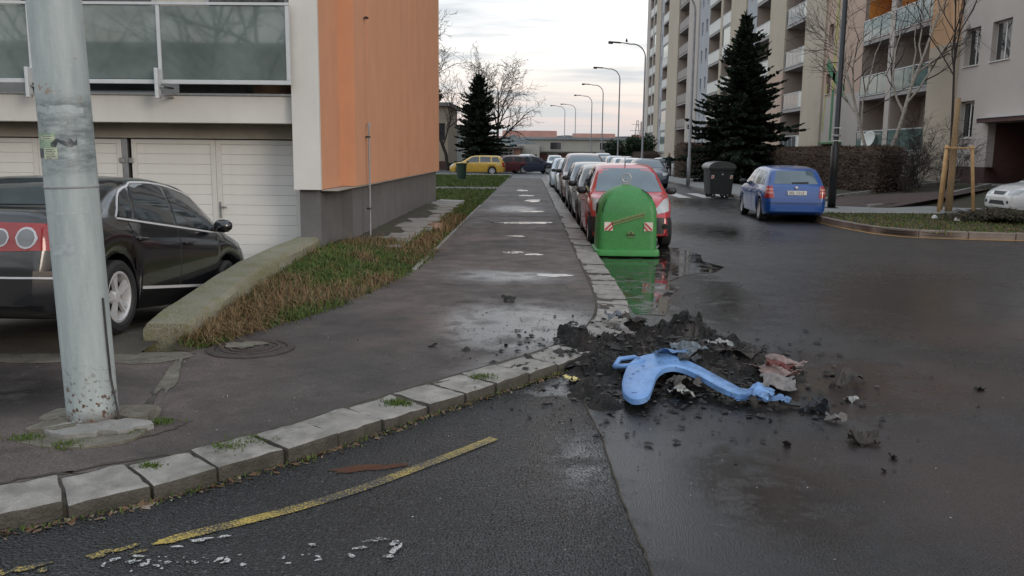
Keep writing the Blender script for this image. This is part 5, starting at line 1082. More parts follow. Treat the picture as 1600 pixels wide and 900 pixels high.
# ---------------------------------------------------------------- black refuse bin
m_bin = mat('black_bin_plastic', (.010, .012, .013), .55, .2, 4, bump=.1)
m_bin2 = mat('grey_bin_lid', (.030, .033, .035), .32, .2, 3)
rb = empty('refuse_bin', (7.5, 35.6, 0), rad(92), 'black wheeled refuse bin with rounded lid by the zebra crossing', 'bin')
loft(MB(), [(rrect(.57, .43, .05, 3), .16), (rrect(.61, .49, .06, 3), 1.12), (rrect(.66, .54, .06, 3), 1.13), (rrect(.66, .54, .06, 3), 1.19)]).build('body', m_bin, rb, ang=30)
b = MB(); n = 12; vs = []
for sx in (-.67, .67): vs += [(sx, -.55 * cos(pi * k / n), 1.195 + .27 * sin(pi * k / n) ** .8) for k in range(n + 1)]
b.add(vs, [(k, k + 1, n + 2 + k, n + 1 + k) for k in range(n)] + [tuple(range(n + 1))[::-1], tuple(range(n + 1, 2 * n + 2)), (0, n + 1, 2 * n + 1, n)]); b.build('lid', m_bin2, rb, ang=40)
for sx in (-.62, .62): MB().tube([(sx, 0, .95), (sx * 1.12, 0, .95)], .035, 10).build('trunnion', m_steel, rb)
for sx in (-1, 1):
    for sy in (-1, 1): M = Matrix.Translation((sx * .42, sy * .3, .1)) @ Matrix.Rotation(rad(90), 4, 'Y'); MB().lathe([(.03, -.03), (.1, -.03), (.1, .03), (.03, .03)], 14, M).build('wheel', m_rub, rb); MB().bar((sx * .42, sy * .3, .1), (sx * .42, sy * .3, .24), .07, .05).build('castor', m_steel, rb)
for y in (-.43, .32): pt = box('warning_marker', m_sw, rb, -.605, -.55, y, y + .11, .78, .92); MB().add([(-.607, y, .80), (-.607, y + .03, .78), (-.607, y + .11, .88), (-.607, y + .09, .92)], [(0, 1, 2, 3)]).build('red_band', m_sr, pt)
MB().lathe([(.0001, .01), (.05, .01), (.06, 0)], 14, Matrix.Translation((-.60, .02, 1.0)) @ Matrix.Rotation(rad(-90), 4, 'Y')).build('boss', m_plast, rb)
# litter bin on the lawn
lb_ = empty('litter_bin', (-4.0, 48, .13), 0, 'dark green litter bin on a post in the lawn', 'litter bin')
m_gbin = mat('dark_green_bin', (.02, .045, .03), .5, .2, 5); MB().lathe([(.24, .12), (.30, .95), (.28, .95), (.22, .16)], 16, cap=True).build('basket', m_gbin, lb_); MB().lathe([(.31, .92), (.325, .93), (.325, .98), (.29, .98)], 16).build('rim', m_gbin, lb_); MB().tube([(.0, .25, 0), (.0, .25, 1.35)], .025, 8).build('post', m_steel, lb_)
# ---------------------------------------------------------------- trees and plants
m_bark = mat('grey_bark', (.045, .037, .032), .9, .35, 12, bump=.6, bscale=30, bdist=.02); m_twig = mat('twigs', (.040, .030, .026), .9, .3, 5)
m_birch = mat('birch_bark', (.36, .32, .27), .8, .15, 4, dirt=(.03, .028, .025), dscale=9, damt=1.)
m_jute = mat('jute_wrap', (.30, .205, .11), .9, .2, 14, bump=.5, bscale=60)
m_wood = mat('pine_stake', (.50, .31, .14), .75, .2, 5, dirt=(.36, .21, .1), dscale=6)
m_need = blades('spruce_needles', (.014, .024, .015), (.028, .044, .025), (.045, .06, .04)); m_need2 = blades('evergreen_leaves', (.016, .032, .016), (.03, .05, .022))
m_hedge = blades('hedge_twigs', (.095, .060, .045), (.15, .10, .075), (.06, .06, .03)); m_hcore = mat('hedge_core', (.04, .028, .022), .95, .4, 6, bump=1, bscale=14, bdist=.1)
m_jun = blades('low_shrub_twigs', (.03, .03, .018), (.055, .045, .03), (.10, .07, .04))
def bare_tree(name, loc, h, label, seed, spread=.75, rmin=.004, cat='tree', group=None, bark=m_bark, stems=1, trunk_r=None, levels=4, clear=.22, up_=.25, twigm=m_twig, nchild=(7, 6, 5, 4), lean=(0, 0)):
    e = empty(name, loc, 0, label, cat, group); r = random.Random(seed); T, C = MB(), MB(); tr = trunk_r or h * .016
    def grow(p, d, ln, rad0, lev):
        n = 6 if lev < 2 else 4 if lev < 3 else 3; pts = [p.copy()]; q = p.copy(); dd = d.normalized()
        for i in range(n):
            wob = .10 + .07 * lev
            dd = (dd + Vector((r.gauss(0, wob), r.gauss(0, wob), r.gauss(0, wob * .7) + up_ * (.12 if lev else .3)))).normalized(); q = q + dd * ln / n; pts.append(q.copy())
        end = .22 if lev == 0 else .3; rs = [max(rmin, rad0 * (1 - (1 - end) * (i / n))) for i in range(n + 1)]
        (T if lev <= 1 else C).tube(pts, rs, (8, 6, 4, 3, 3)[min(lev, 4)], cap=False)
        if lev >= levels: return
        k = nchild[min(lev, 3)]
        for c in range(k):
            t = (clear + (1 - clear) * (c + r.random()) / k) if lev == 0 else .18 + .82 * (c + r.random()) / k
            t = min(t, .985); i = min(int(t * n), n - 1); f = t * n - i; sp = pts[i].lerp(pts[i + 1], f); sr = rs[i] + (rs[i + 1] - rs[i]) * f
            ax = (pts[i + 1] - pts[i]).normalized(); a = r.uniform(0, 2 * pi) + c * 2.4; o1 = ax.orthogonal().normalized(); o2 = ax.cross(o1); side = o1 * cos(a) + o2 * sin(a)
            ang = r.uniform(.45, .95) * spread; nd = ax * cos(ang) + side * sin(ang)
            grow(sp, nd, ln * (r.uniform(.42, .62) if lev == 0 else r.uniform(.38, .62)) * (1.15 - .45 * t if lev == 0 else 1), min(sr * .72, rad0 * .55), lev + 1)
    for s_ in range(stems):
        a = 2 * pi * s_ / stems + seed; d = Vector((lean[0] + (.16 * cos(a) if stems > 1 else 0), lean[1] + (.16 * sin(a) if stems > 1 else 0), 1)); grow(Vector((.12 * cos(a) * (stems > 1), .12 * sin(a) * (stems > 1), -.15)), d, h * (1 - .12 * s_), tr * (1 if s_ == 0 else .8), 0)
    T.build('trunk', bark, e, smooth=True); C.build('crown', twigm, e, smooth=True); return e
def conifer(name, loc, h, rmax, label, seed, needle=m_need, dens=1., bare=.04, flat=1., ex=.82, irr=.55):
    e = empty(name, loc, 0, label, 'tree'); r = random.Random(seed); MB().tube([(0, 0, -.1), (.03, 0, h * .5), (0, .02, h * .97)], [h * .018, h * .011, .012], 8).build('trunk', m_bark, e, smooth=True)
    C = MB(); z = h * bare
    def spray(p, d, ln, wd):
        s1 = d.cross(Vector((0, 0, 1))); s1 = s1.normalized() if s1.length > .01 else Vector((1, 0, 0)); n2 = s1.cross(d).normalized()
        for q in range(2):
            a = r.uniform(0, 3.14); s_ = (s1 * cos(a) + n2 * sin(a)) * wd; C.add([p - s_ * .6, p + d * ln * .45 - s_, p + d * ln, p + d * ln * .5 + s_, p + s_ * .6], [(0, 1, 2, 3, 4)])
    while z < h * .985:
        f = 1 - z / h; R_ = rmax * (f ** ex) * (.55 + .45 * min(1, (z / h) / .12)); nb_ = max(4, int((5 + 7 * f) * dens))
        for k in range(nb_):
            a = r.uniform(0, 2 * pi); ln = R_ * r.uniform(.5, 1.15) * (1 + irr * noise.noise((cos(a) * 1.6 + seed, sin(a) * 1.6, z * .7))); dirn = Vector((cos(a), sin(a), 0)); p = Vector((0, 0, z + r.uniform(-.1, .1))); pts = []
            m = max(3, int(ln / .22)); rise = r.uniform(.05, .30)
            for i in range(m + 1):
                t = i / m; pts.append(p + dirn * ln * t + Vector((0, 0, ln * (rise * t - .55 * t * t * f + .22 * t ** 4))) * flat)
            C.tube(pts, [max(.006, .03 * f * (1 - i / (m + 1))) for i in range(m + 1)], 3, cap=False)
            for i in range(1, m + 1):
                dd = (pts[i] - pts[i - 1]).normalized(); sd = dd.cross(Vector((0, 0, 1))).normalized(); w_ = .16 + .32 * (1 - i / m) * min(1, ln)
                for sg in (-1, 1):
                    for q in range(2): spray(pts[i] - dd * r.uniform(0, .2), (dd * r.uniform(.5, 1) + sd * sg * r.uniform(.5, 1.1) + Vector((0, 0, r.uniform(-.35, .1)))).normalized(), w_ * r.uniform(.8, 1.6), .075 + .05 * r.random())
            spray(pts[-1], (pts[-1] - pts[-2]).normalized(), .28, .05)
        z += h * .017 * (1 + .5 * f)
    for k in range(8): spray(Vector((0, 0, h * (.93 + .01 * k))), Vector((r.gauss(0, .4), r.gauss(0, .4), 1)).normalized(), .3, .05)
    C.build('crown', needle, e); return e
def leafy(name, loc, rx, ry, h, label, seed, m, n=3500, cat='bush', twigs=True, size=.09):
    e = empty(name, loc, 0, label, cat); r = random.Random(seed); C = MB(); S = MB()
    for k in range(9): a = r.uniform(0, 6.28); S.tube([(0, 0, 0), (rx * .35 * cos(a), ry * .35 * sin(a), h * .5), (rx * .7 * cos(a), ry * .7 * sin(a), h * .85)], [.04, .025, .008], 4)
    lob = [(Vector((r.uniform(-.55, .55) * rx, r.uniform(-.55, .55) * ry, h * r.uniform(.3, .75))), r.uniform(.4, .6)) for _ in range(9)]
    for k in range(n):
        c, q = r.choice(lob); d = Vector((r.gauss(0, 1), r.gauss(0, 1), r.gauss(0, 1))).normalized(); rr = q * r.uniform(.55, 1.02); p = c + Vector((d.x * rx * rr, d.y * ry * rr, d.z * h * .5 * rr)); 
        if p.z < .02: p.z = .02 + r.random() * .1
        t1 = Vector((r.gauss(0, 1), r.gauss(0, 1), r.gauss(0, 1))).normalized(); t2 = t1.orthogonal().normalized(); s_ = size * r.uniform(.6, 1.5); C.add([p - t2 * s_ * .35, p + t1 * s_, p + t2 * s_ * .35, p - t1 * s_ * .5], [(0, 1, 2, 3)])
    S.build('stems', m_twig, e); C.build('foliage', m, e); return e
def hedge(name, label, x0, x1, y0, y1, zb_, z1, seed, n, m=m_hedge, round_=.25):
    e = empty(name, ((x0 + x1) / 2, (y0 + y1) / 2, zb_), 0, label, 'hedge'); hx, hy, hz = (x1 - x0) / 2, (y1 - y0) / 2, z1 - zb_; r = random.Random(seed); c = .12
    b = MB(); nx, ny, nz_ = 8, max(4, int(hy * 3)), 6
    loft(b, [([(x * k, y * (1 - (1 - k) * .3)) for x, y in rrect(hx - c, hy - c, min(hx, hy) * .4, 4)], z) for z, k in ((-.3, .92), (hz * .4, 1), (hz * .8, 1), (hz - c * 1.2, .86))]); b.build('core', m_hcore, e, smooth=True)
    C = MB()
    for k in range(n):
        u = r.random(); A1, A2, A3 = 2 * hy * hz, 2 * hx * hz, 2 * hx * 2 * hy; t = r.uniform(0, A1 * 2 + A2 * 2 + A3); z = r.uniform(0, hz); x = r.uniform(-hx, hx); y = r.uniform(-hy, hy)
        if t < A1 * 2: x = (-hx if t < A1 else hx); nrm = Vector((math.copysign(1, x), 0, .25))
        elif t < A1 * 2 + A2 * 2: y = -hy if t < A1 * 2 + A2 else hy; nrm = Vector((0, math.copysign(1, y), .25))
        else: z = hz; nrm = Vector((0, 0, 1))
        ex = max(0, z - hz + round_); x *= 1 - .25 * (ex / round_) ** 2 * min(1, .3 / hx * 2); wob = .07 * noise.noise((x * 1.3, y * 1.3 + seed, z * 1.3)); p = Vector((x, y, z)) + nrm * (wob - c * r.uniform(.4, 1.4))
        d = (nrm + Vector((r.gauss(0, .7), r.gauss(0, .7), r.gauss(0, .5) + .25))).normalized(); s_ = d.orthogonal().normalized() * r.uniform(.006, .018); ln = r.uniform(.08, .22)
        C.add([p - s_, p + s_, p + d * ln * .6 + s_ * 1.3, p + d * ln, p + d * ln * .5 - s_ * 1.4], [(0, 1, 2, 3, 4)])
    C.build('twigs', m, e); return e
def grass(name, spots, n, h, m, seed, label=None, w0=.006, lean=.5, clump=1):
    r = random.Random(seed); b = MB()
    for k in range(n):
        x, y, z = spots(r)
        for q in range(clump):
            x2, y2 = x + r.gauss(0, .03) * (clump > 1), y + r.gauss(0, .03) * (clump > 1); hh = h * r.uniform(.4, 1.25); a = r.uniform(0, 6.28); l = abs(r.gauss(0, lean)) * hh; w_ = w0 * r.uniform(.7, 1.5); ca, sa = cos(a), sin(a)
            b.add([(x2 - sa * w_, y2 + ca * w_, z - .01), (x2 + sa * w_, y2 - ca * w_, z - .01), (x2 + ca * l * .4 + sa * w_ * .8, y2 + sa * l * .4 - ca * w_ * .8, z + hh * .6), (x2 + ca * l, y2 + sa * l, z + hh * max(.25, 1 - .35 * l / hh)), (x2 + ca * l * .4 - sa * w_ * .8, y2 + sa * l * .4 + ca * w_ * .8, z + hh * .6)], [(0, 1, 2, 4), (4, 2, 3)])
    o = b.build(name, m); tag(o, label, 'grass', kind='stuff'); return o
def bank_spot(r):
    y = 7.1 + 7.3 * r.random(); xr = lerp_list([(q[1], q[0]) for q in BANK], y) + abs(r.gauss(0, .03)); xl = lerp_list([(7.1, -2.98), (13, -3.15), (14.4, -2.6)], y); x = xl + (xr - xl) * r.random(); return x, y, bank_z(x, y)
def dry_spot(r):
    while True:
        x, y, z = bank_spot(r)
        if noise.noise((x * 1.3 + 4, y * .8, 2)) > .16 or r.random() < .04 or (x < -2.62 and y < 10.2) or (y > 12.9 and r.random() < .6): return x, y, z
def green_spot(r):
    while True:
        x, y, z = bank_spot(r)
        if noise.noise((x * 1.3 + 4, y * .8, 2)) < .18 or r.random() < .15: return x, y, z
grass('green_grass', green_spot, 5000, .075, m_grass, 1, 'short green grass on the bank beside the mossy wall', lean=.9, clump=3)
grass('dry_grass', dry_spot, 1500, .17, m_straw, 2, 'dry straw-coloured grass clumps along the mossy wall', w0=.0035, lean=1.7, clump=3)
def strip_spot(r):
    y = 14 + 13 * r.random() ** 1.1; x = r.uniform(-2.12, -1.68); return x, y, bank_z(x, y)
grass('verge_grass', strip_spot, 7000, .10, m_grass, 3, 'grass between the paving slabs and the pavement', w0=.009)
grass('dry_verge_grass', lambda r: (lambda p: p)((r.gauss(-1.92, .12), r.choice([r.gauss(17.6, .5), r.gauss(19.8, .8), r.gauss(15, .6)]), .16)), 1600, .16, m_straw, 4, 'rusty dry tufts along the edge of the pavement', w0=.008, lean=.9)
def lawn_spot(r):
    while True:
        y = 27 + 36 * r.random() ** 1.3; x = r.uniform(-9, -1.68)
        if not (38.9 < y < 41.2): return x, y, WALK_Z - .012
grass('lawn_grass', lawn_spot, 26000, .09, m_grass, 5, 'mown green lawn behind the orange building', w0=.02)
def tufts(r):
    c = r.choice([(-2.27, 5.05, .05), (-2.34, 4.82, .035), (-2.6, 4.6, .05), (-1.62, 4.72, .07), (-1.72, 4.62, .05), (-2.9, 4.72, .05), (-.9, 5.55, .05), (-.35, 6.25, .05), (-2.0, 4.3, .03)]); return r.gauss(c[0], c[2]), r.gauss(c[1], c[2] * .7), WALK_Z
grass('pavement_tufts', tufts, 1500, .028, m_moss2, 6, 'mossy green tufts growing in the pavement cracks', w0=.003, lean=.8)
def gutter(r):
    s_ = r.uniform(7.3, 12.6); p, t = at_len(curve, s_); n_ = Vector((t.y, -t.x)); q = p + n_ * (abs(r.gauss(0, .035)) + .004); return q.x, q.y, .006
grass('gutter_weeds', lambda r: (lambda q: (q[0], q[1], q[2]))(gutter(r)), 420, .03, m_moss2, 7, 'weeds growing in the gutter along the kerb', w0=.004, lean=1.1)
lf = MB(); r = random.Random(9); m_leaf = blades('dead_leaves', (.10, .055, .03), (.16, .10, .06), (.26, .22, .18))
for k in range(700):
    x, y, z = gutter(r); a = r.uniform(0, 6.28); s_ = r.uniform(.006, .022) if k % 6 else r.uniform(.02, .045); t1 = Vector((cos(a), sin(a), r.uniform(-.3, .5))); t2 = Vector((-sin(a), cos(a), r.uniform(-.3, .3))); p = Vector((x, y, z + .006)); lf.add([p - t1 * s_, p + t2 * s_ * .5, p + t1 * s_, p - t2 * s_ * .5], [(0, 1, 2, 3)])
tag(lf.build('gutter_litter', m_leaf), 'dead leaves and grit lying along the kerb', 'litter', kind='stuff')
def isl_spot(r):
    while True:
        x = r.uniform(7.9, 13); y = r.uniform(18.7, 25)
        if x > 8.5 or y > 20: return x, y, .11
grass('island_grass', isl_spot, 2600, .08, m_grass, 8, 'thin grass on the kerbed island', w0=.012); grass('island_dry_grass', isl_spot, 3600, .05, m_straw, 18, 'dry grass on the kerbed island', w0=.01, lean=1.)
# left background trees
conifer('spruce_tree', (-5.0, 78, .1), 8.3, 2.7, 'dark bushy spruce behind the yellow estate car', 3, dens=1.5, ex=.62, irr=.8)
conifer('spruce_tree', (-10.3, 92, .1), 8.8, 1.9, 'dark spruce half hidden by the orange building', 13, dens=1.)
bare_tree('bare_tree', (-3.75, 86, 0), 8.2, 'spreading bare tree beside the dark bushy spruce', 21, spread=1.0, nchild=(9, 7, 5, 3), trunk_r=.2, clear=.25, rmin=.012)
bare_tree('bare_tree', (-7.9, 80, 0), 10.0, 'tall bare tree rising beside the orange wall', 5, spread=.8, nchild=(9, 7, 6, 4), trunk_r=.17, rmin=.012)
bare_tree('bare_tree', (-6.5, 96, 0), 9.0, 'slim bare tree between the spruces', 8, spread=.8, nchild=(8, 6, 5, 4), trunk_r=.15, rmin=.013)
b = conifer('thuja_tree', (-10.0, 140, 0), 4.0, 1.4, 'small round evergreen tree in front of the brick shop', 17, m_need2, .7)
# right-hand trees, hedges
conifer('spruce_tree', (12.0, 51.5, .1), 9.6, 3.05, 'dark pointed spruce in front of the flats', 7, dens=1.75, bare=.02, irr=.95)
hedge('clipped_hedge', 'long brown clipped hedge in front of the flats', 13.6, 14.8, 35.0, 54.5, .2, 2.12, 1, 26000)
hedge('clipped_hedge', 'tall brown clipped hedge block beside the grey lamp', 9.95, 12.6, 58.5, 62.5, .05, 2.45, 2, 9000)
hedge('clipped_hedge', 'low rounded brown hedge past the person in dark clothes', 10.6, 12.8, 88, 95, 0, 1.9, 3, 3500)
leafy('evergreen_bush', (9.6, 101, 0), 1.5, 1.4, 3.4, 'dark round evergreen bush next to a lamp pole', 4, m_need2, 2600, size=.2); leafy('evergreen_bush', (11.6, 97, 0), 1.9, 1.6, 3.9, 'larger dark evergreen bush in front of the white hall', 5, m_need2, 3400, size=.2)
bare_tree('birch_tree', (14.9, 38.2, .45), 9.0, 'twin-stemmed white birch in front of the glass balconies', 31, spread=.7, rmin=.006, bark=m_birch, stems=2, trunk_r=.115, nchild=(9, 7, 5, 3), levels=3, clear=.3)
for i, (x, y, h_, s_, lb2) in enumerate([(15.6, 35.9, 2.6, 41, 'leafless brown shrub beside the clipped hedge end'), (16.2, 34.4, 2.2, 42, 'leafless shrub by the flats entrance'), (14.6, 34.3, 1.9, 43, 'low leafless shrub in front of the entrance shrub')]):
    bare_tree('bare_shrub', (x, y, .45), h_, lb2, s_, spread=.9, cat='shrub', stems=7, trunk_r=.022, levels=3, nchild=(8, 6, 4, 3), clear=.1, bark=m_twig)
leafy('low_shrub', (11.7, 22.2, .11), 1.4, 1.3, .34, 'low dark twiggy shrub on the kerbed island', 6, m_jun, 5200, cat='shrub', size=.06); leafy('low_shrub', (12.3, 21.2, .11),   .6, .5, .28, 'small twiggy shrub at the edge of the island', 16, m_jun, 1300, cat='shrub', size=.06)
for (x, y, sd, lb2) in ((10.5, 22.9, 1, 'crumpled white paper scrap on the island grass'), (10.75, 22.2, 2, 'pale wrapper lying beside the island shrub')):
    b = MB(); M = Matrix.Translation((x, y, .17)); b.lathe([(.0001, -.05), (.08, -.02), (.06, .04), (.0001, .07)], 7, M); tag(b.build('litter_scrap', m_wpan), lb2, 'litter')
# young tree with jute wrap, held by three stakes
yt = bare_tree('young_tree', (12.45, 26.3, .1), 7.4, 'young bare tree with jute-wrapped stem between three stakes', 52, spread=.42, trunk_r=.055, nchild=(9, 5, 3, 3), levels=3, clear=.48, up_=.3)
for ch in yt.children:
    if ch.name.startswith('trunk'): ch.data.materials[0] = m_bark
MB().tube([(0, 0, 0), (.005, 0, 1.2), (.0, .0, 2.4), (.0, .0, 3.35)], [.105, .095, .085, .075], 12).build('jute_wrap', m_jute, yt, smooth=True)
sk = empty('tree_stakes', (12.45, 26.3, .1), 0, 'three pale wooden stakes with cross bars around the young tree', 'tree stakes'); tops = []
for (x, y) in ((-.42, -.35), (.50, -.30), (.05, .55)):
    MB().tube([(x * 1.15, y * 1.15, -.05), (x * .82, y * .82, 1.98)], .05, 10).build('stake', m_wood, sk, smooth=True); tops.append(Vector((x * .82, y * .82, 1.90)))
for i in range(3):
    a, c = tops[i], tops[(i + 1) % 3]; d = (c - a).normalized() * .07; MB().bar(a - d, c + d, .09, .05, (0, 0, 1)).build('cross_bar', m_wood, sk, bevel=.01)
# trees across the road behind the photographer
for i, (x, y, h_, s_) in enumerate([(-13, -20, 11, 61), (-18.5, -24, 12, 62), (-25, -21, 11, 63)]): bare_tree('roadside_tree', (x, y, 0), h_, ['bare roadside tree facing the garage building', 'tall bare roadside tree in front of the terrace house', 'wide bare roadside tree near the end of the terrace house'][i], s_, spread=.95, nchild=(10, 7, 5, 3), levels=3, trunk_r=.2)

# ---------------------------------------------------------------- person by the white saloon
pe = empty('person', (9.85, 64.0, .0), 0, 'person in dark clothes standing with one arm held out', 'person')
pv = [((0, 0, .95), .15), ((0, 0, 1.2), .15), ((0, 0, 1.42), .17), ((0, 0, 1.53), .06), ((0, -.02, 1.60), .07), ((0, -.02, 1.72), .09),
      ((.1, 0, .9), .10), ((.11, -.02, .5), .075), ((.11, .02, .1), .055), ((.12, -.12, .05), .045), ((-.1, 0, .9), .10), ((-.12, -.02, .5), .075), ((-.13, .02, .1), .055), ((-.14, -.12, .05), .045),
      ((.2, 0, 1.42), .07), ((.36, -.1, 1.22), .05), ((.58, -.16, 1.20), .04), ((.67, -.18, 1.21), .03), ((-.2, 0, 1.42), .07), ((-.28, -.02, 1.15), .052), ((-.24, -.14, .95), .04), ((-.23, -.2, .90), .03)]
pe_e = [(0, 1), (1, 2), (2, 3), (3, 4), (4, 5), (0, 6), (6, 7), (7, 8), (8, 9), (0, 10), (10, 11), (11, 12), (12, 13), (2, 14), (14, 15), (15, 16), (16, 17), (2, 18), (18, 19), (19, 20), (20, 21)]
me = bpy.data.meshes.new('body'); me.from_pydata([p for p, _ in pv], pe_e, []); m_cloth = mat('dark_clothes', (.014, .015, .018), .85, .3, 6); m_skin = mat('skin', (.36, .21, .15), .6, .1, 10); me.materials.append(m_cloth)
bo = inst(me, 'body', pe); sk_m = bo.modifiers.new('skin', 'SKIN'); sk_m.use_smooth_shade = True
for v, (_, rr) in zip(me.skin_vertices[0].data if me.skin_vertices else [], pv): v.radius = (rr, rr)
if not me.skin_vertices:
    bm = bmesh.new(); bm.from_mesh(me); ly = bm.verts.layers.skin.verify(); bm.verts.ensure_lookup_table()
    for i, (_, rr) in enumerate(pv): bm.verts[i][ly].radius = (rr, rr); bm.verts[i][ly].use_root = (i == 0)
    bm.to_mesh(me); bm.free()
bo.modifiers.new('sub', 'SUBSURF').levels = 1; bo.modifiers['sub'].render_levels = 1
MB().lathe([(.0001, -.12), (.055, -.09), (.078, -.02), (.082, .04), (.06, .10), (.0001, .125)], 14, Matrix.Translation((0, -.03, 1.68))).build('face', m_skin, pe, smooth=True)
MB().lathe([(.088, -.02), (.092, .03), (.07, .10), (.0001, .135)], 14, Matrix.Translation((0, -.01, 1.69)) @ Matrix.Rotation(rad(-18), 4, 'X')).build('hair', m_black, pe, smooth=True)
for (x, y, z, sg) in ((.70, -.19, 1.21, 1), (-.23, -.21, .88, -1)):
    hb = MB(); hb.obox(Matrix.Translation((x, y, z)), .07, .03, .05)
    for q in range(4): hb.tube([(x + .02 * sg, y - .01, z - .02 + q * .013), (x + (.08 + .01 * (q in (1, 2))) * sg, y - .03, z - .025 + q * .013)], .007, 4)
    hb.tube([(x, y - .01, z + .02), (x + .03 * sg, y - .05, z + .035)], .008, 4); hb.build('hand', m_skin, pe)
# ---------------------------------------------------------------- burnt heap in the road
def char_mat():
    t = NT('charred_waste'); n1 = t.noise(7, 8, .7); n2 = t.noise(2.6, 5, .6)
    c = t.mix(t.rng(n1, .38, .68), (.004, .0038, .0036), (.020, .0175, .0155)); c = t.mix(t.rng(n2, .52, .64, 0, .7), c, (.038, .026, .019)); c = t.mix(t.rng(t.noise(24, 4, .7), .63, .74, 0, .8), c, (.10, .097, .094))
    c = t.mix(t.rng(t.noise(3.7, 4, .6), .60, .68, 0, .6), c, (.13, .11, .105))
    return t.fin(c, t.rng(n1, .3, .7, .28, .7), t.bump(t.noise(46, 7, .75), 1., .04))
m_char = char_mat()
HUMP = [(1.42, 7.95, .30, .22, .24), (1.72, 7.6, .24, .22, .13), (.98, 8.15, .22, .26, .14), (.75, 7.5, .40, .5, .13), (1.25, 7.3, .55, .5, .12), (.58, 6.85, .30, .4, .10), (1.75, 7.0, .38, .34, .11), (.45, 6.2, .18, .25, .07), (1.1, 6.75, .5, .3, .09), (1.98, 6.75, .2, .2, .06), (.52, 5.85, .12, .12, .06), (.42, 7.5, .2, .5, .145), (.34, 7.9, .2, .3, .12)]
def heap_z(x, y):
    z = 0
    for cx, cy, rx, ry, h in HUMP: z = max(z, h * math.exp(-((x - cx) / rx) ** 2 - ((y - cy) / ry) ** 2) + .35 * z * math.exp(-((x - cx) / rx) ** 2 - ((y - cy) / ry) ** 2))
    f = noise.fractal((x * 6, y * 6, 0), .9, 2.1, 5); g_ = abs(noise.noise((x * 17, y * 17, 3)))
    return 1.3 * z * (.82 + .30 * f + .5 * g_) + .018 * f + .022 * g_ * min(1, z * 14) - .026
b = MB(); n = 150; x0, x1, y0, y1 = -.1, 2.5, 5.4, 8.9
b.add([(x0 + (x1 - x0) * i / n + .012 * noise.noise((i * .9, j * .9, 5)), y0 + (y1 - y0) * j / n + .012 * noise.noise((i * .9, j * .9, 8)), heap_z(x0 + (x1 - x0) * i / n, y0 + (y1 - y0) * j / n)) for j in range(n + 1) for i in range(n + 1)],
      [(j * (n + 1) + i, j * (n + 1) + i + 1, (j + 1) * (n + 1) + i + 1, (j + 1) * (n + 1) + i) for j in range(n) for i in range(n)])
b.f = [f for f in b.f if max(b.v[k][2] for k in f) > -.004]; b.mi = [0] * len(b.f)
tag(b.build('burnt_heap', m_char), 'heap of black charred waste spilling off the kerb corner', 'burnt waste', kind='stuff')
m_ash = mat('charred_bits', (.013, .012, .011), .7, .5, 20); m_ash2 = mat('ash_bits', (.06, .052, .047), .85, .5, 20)
def near_curve(x, y): # true on the pavement side
    best = min(curve, key=lambda p: (p[0] - x) ** 2 + (p[1] - y) ** 2); i = curve.index(best); a, c = curve[max(i - 1, 0)], curve[min(i + 1, len(curve) - 1)]; return (c[0] - a[0]) * (y - best[1]) - (c[1] - a[1]) * (x - best[0]) > 0
def chips(name, n, m, label, seed, cx, cy, sx, sy, smin, smax, on_heap=False):
    r = random.Random(seed); b = MB()
    for k in range(n):
        x, y = r.gauss(cx, sx), r.gauss(cy, sy); s_ = smin + (smax - smin) * r.random() ** 4
        z = (WALK_Z + .002 if near_curve(x, y) else .008); 
        if on_heap: z = max(z, heap_z(x, y))
        ax = Vector((r.gauss(0, 1), r.gauss(0, 1), r.gauss(0, .15))).normalized(); bx = ax.cross(Vector((0, 0, 1))).normalized(); c_ = ax.cross(bx) * -.55; p = Vector((x, y, z + s_ * .15))
        b.add([p + ax * s_ * r.uniform(.6, 1.4), p + bx * s_ * r.uniform(.4, 1), p - ax * s_ * r.uniform(.5, 1.1), p - bx * s_ * r.uniform(.4, 1), p + c_ * s_ * r.uniform(.3, .8), p - c_ * s_ * .3], [(0, 1, 4), (1, 2, 4), (2, 3, 4), (3, 0, 4), (1, 0, 5), (2, 1, 5), (3, 2, 5), (0, 3, 5)])
    return tag(b.build(name, m), label, 'charred bits', kind='stuff')
chips('charred_bits', 1900, m_ash, 'small black charred bits strewn around the burnt heap', 1, 1.15, 6.9, .58, .75, .004, .045)
chips('charred_bits', 520, m_ash, 'fine black crumbs scattered over the wet pavement', 2, .15, 8.0, .6, .8, .002, .016)
chips('charred_bits', 420, m_ash, 'sparse black crumbs scattered over the wet road', 3, 1.8, 8.2, .9, 1.6, .003, .026)
chips('charred_bits', 260, m_ash, 'black crumbs lying in front of the blue lid fragment', 4, .9, 5.6, .6, .35, .002, .018)
chips('ash_bits', 900, m_ash2, 'grey and brown ash bits on top of the burnt heap', 5, 1.15, 7.2, .55, .6, .006, .045, True)
chips('charred_lumps', 420, m_ash, 'black lumps on top of the burnt heap', 6, 1.15, 7.3, .5, .6, .012, .085, True)
chips('pale_specks', 260, m_wpan, 'tiny pale grit specks on the pavement', 7, -1.6, 5.9, 1.3, 1.3, .0015, .007)
chips('pale_specks', 260, m_wpan, 'tiny pale grit specks on the open road', 8, 2.0, 5.0, 1.6, 1.5, .0015, .006)
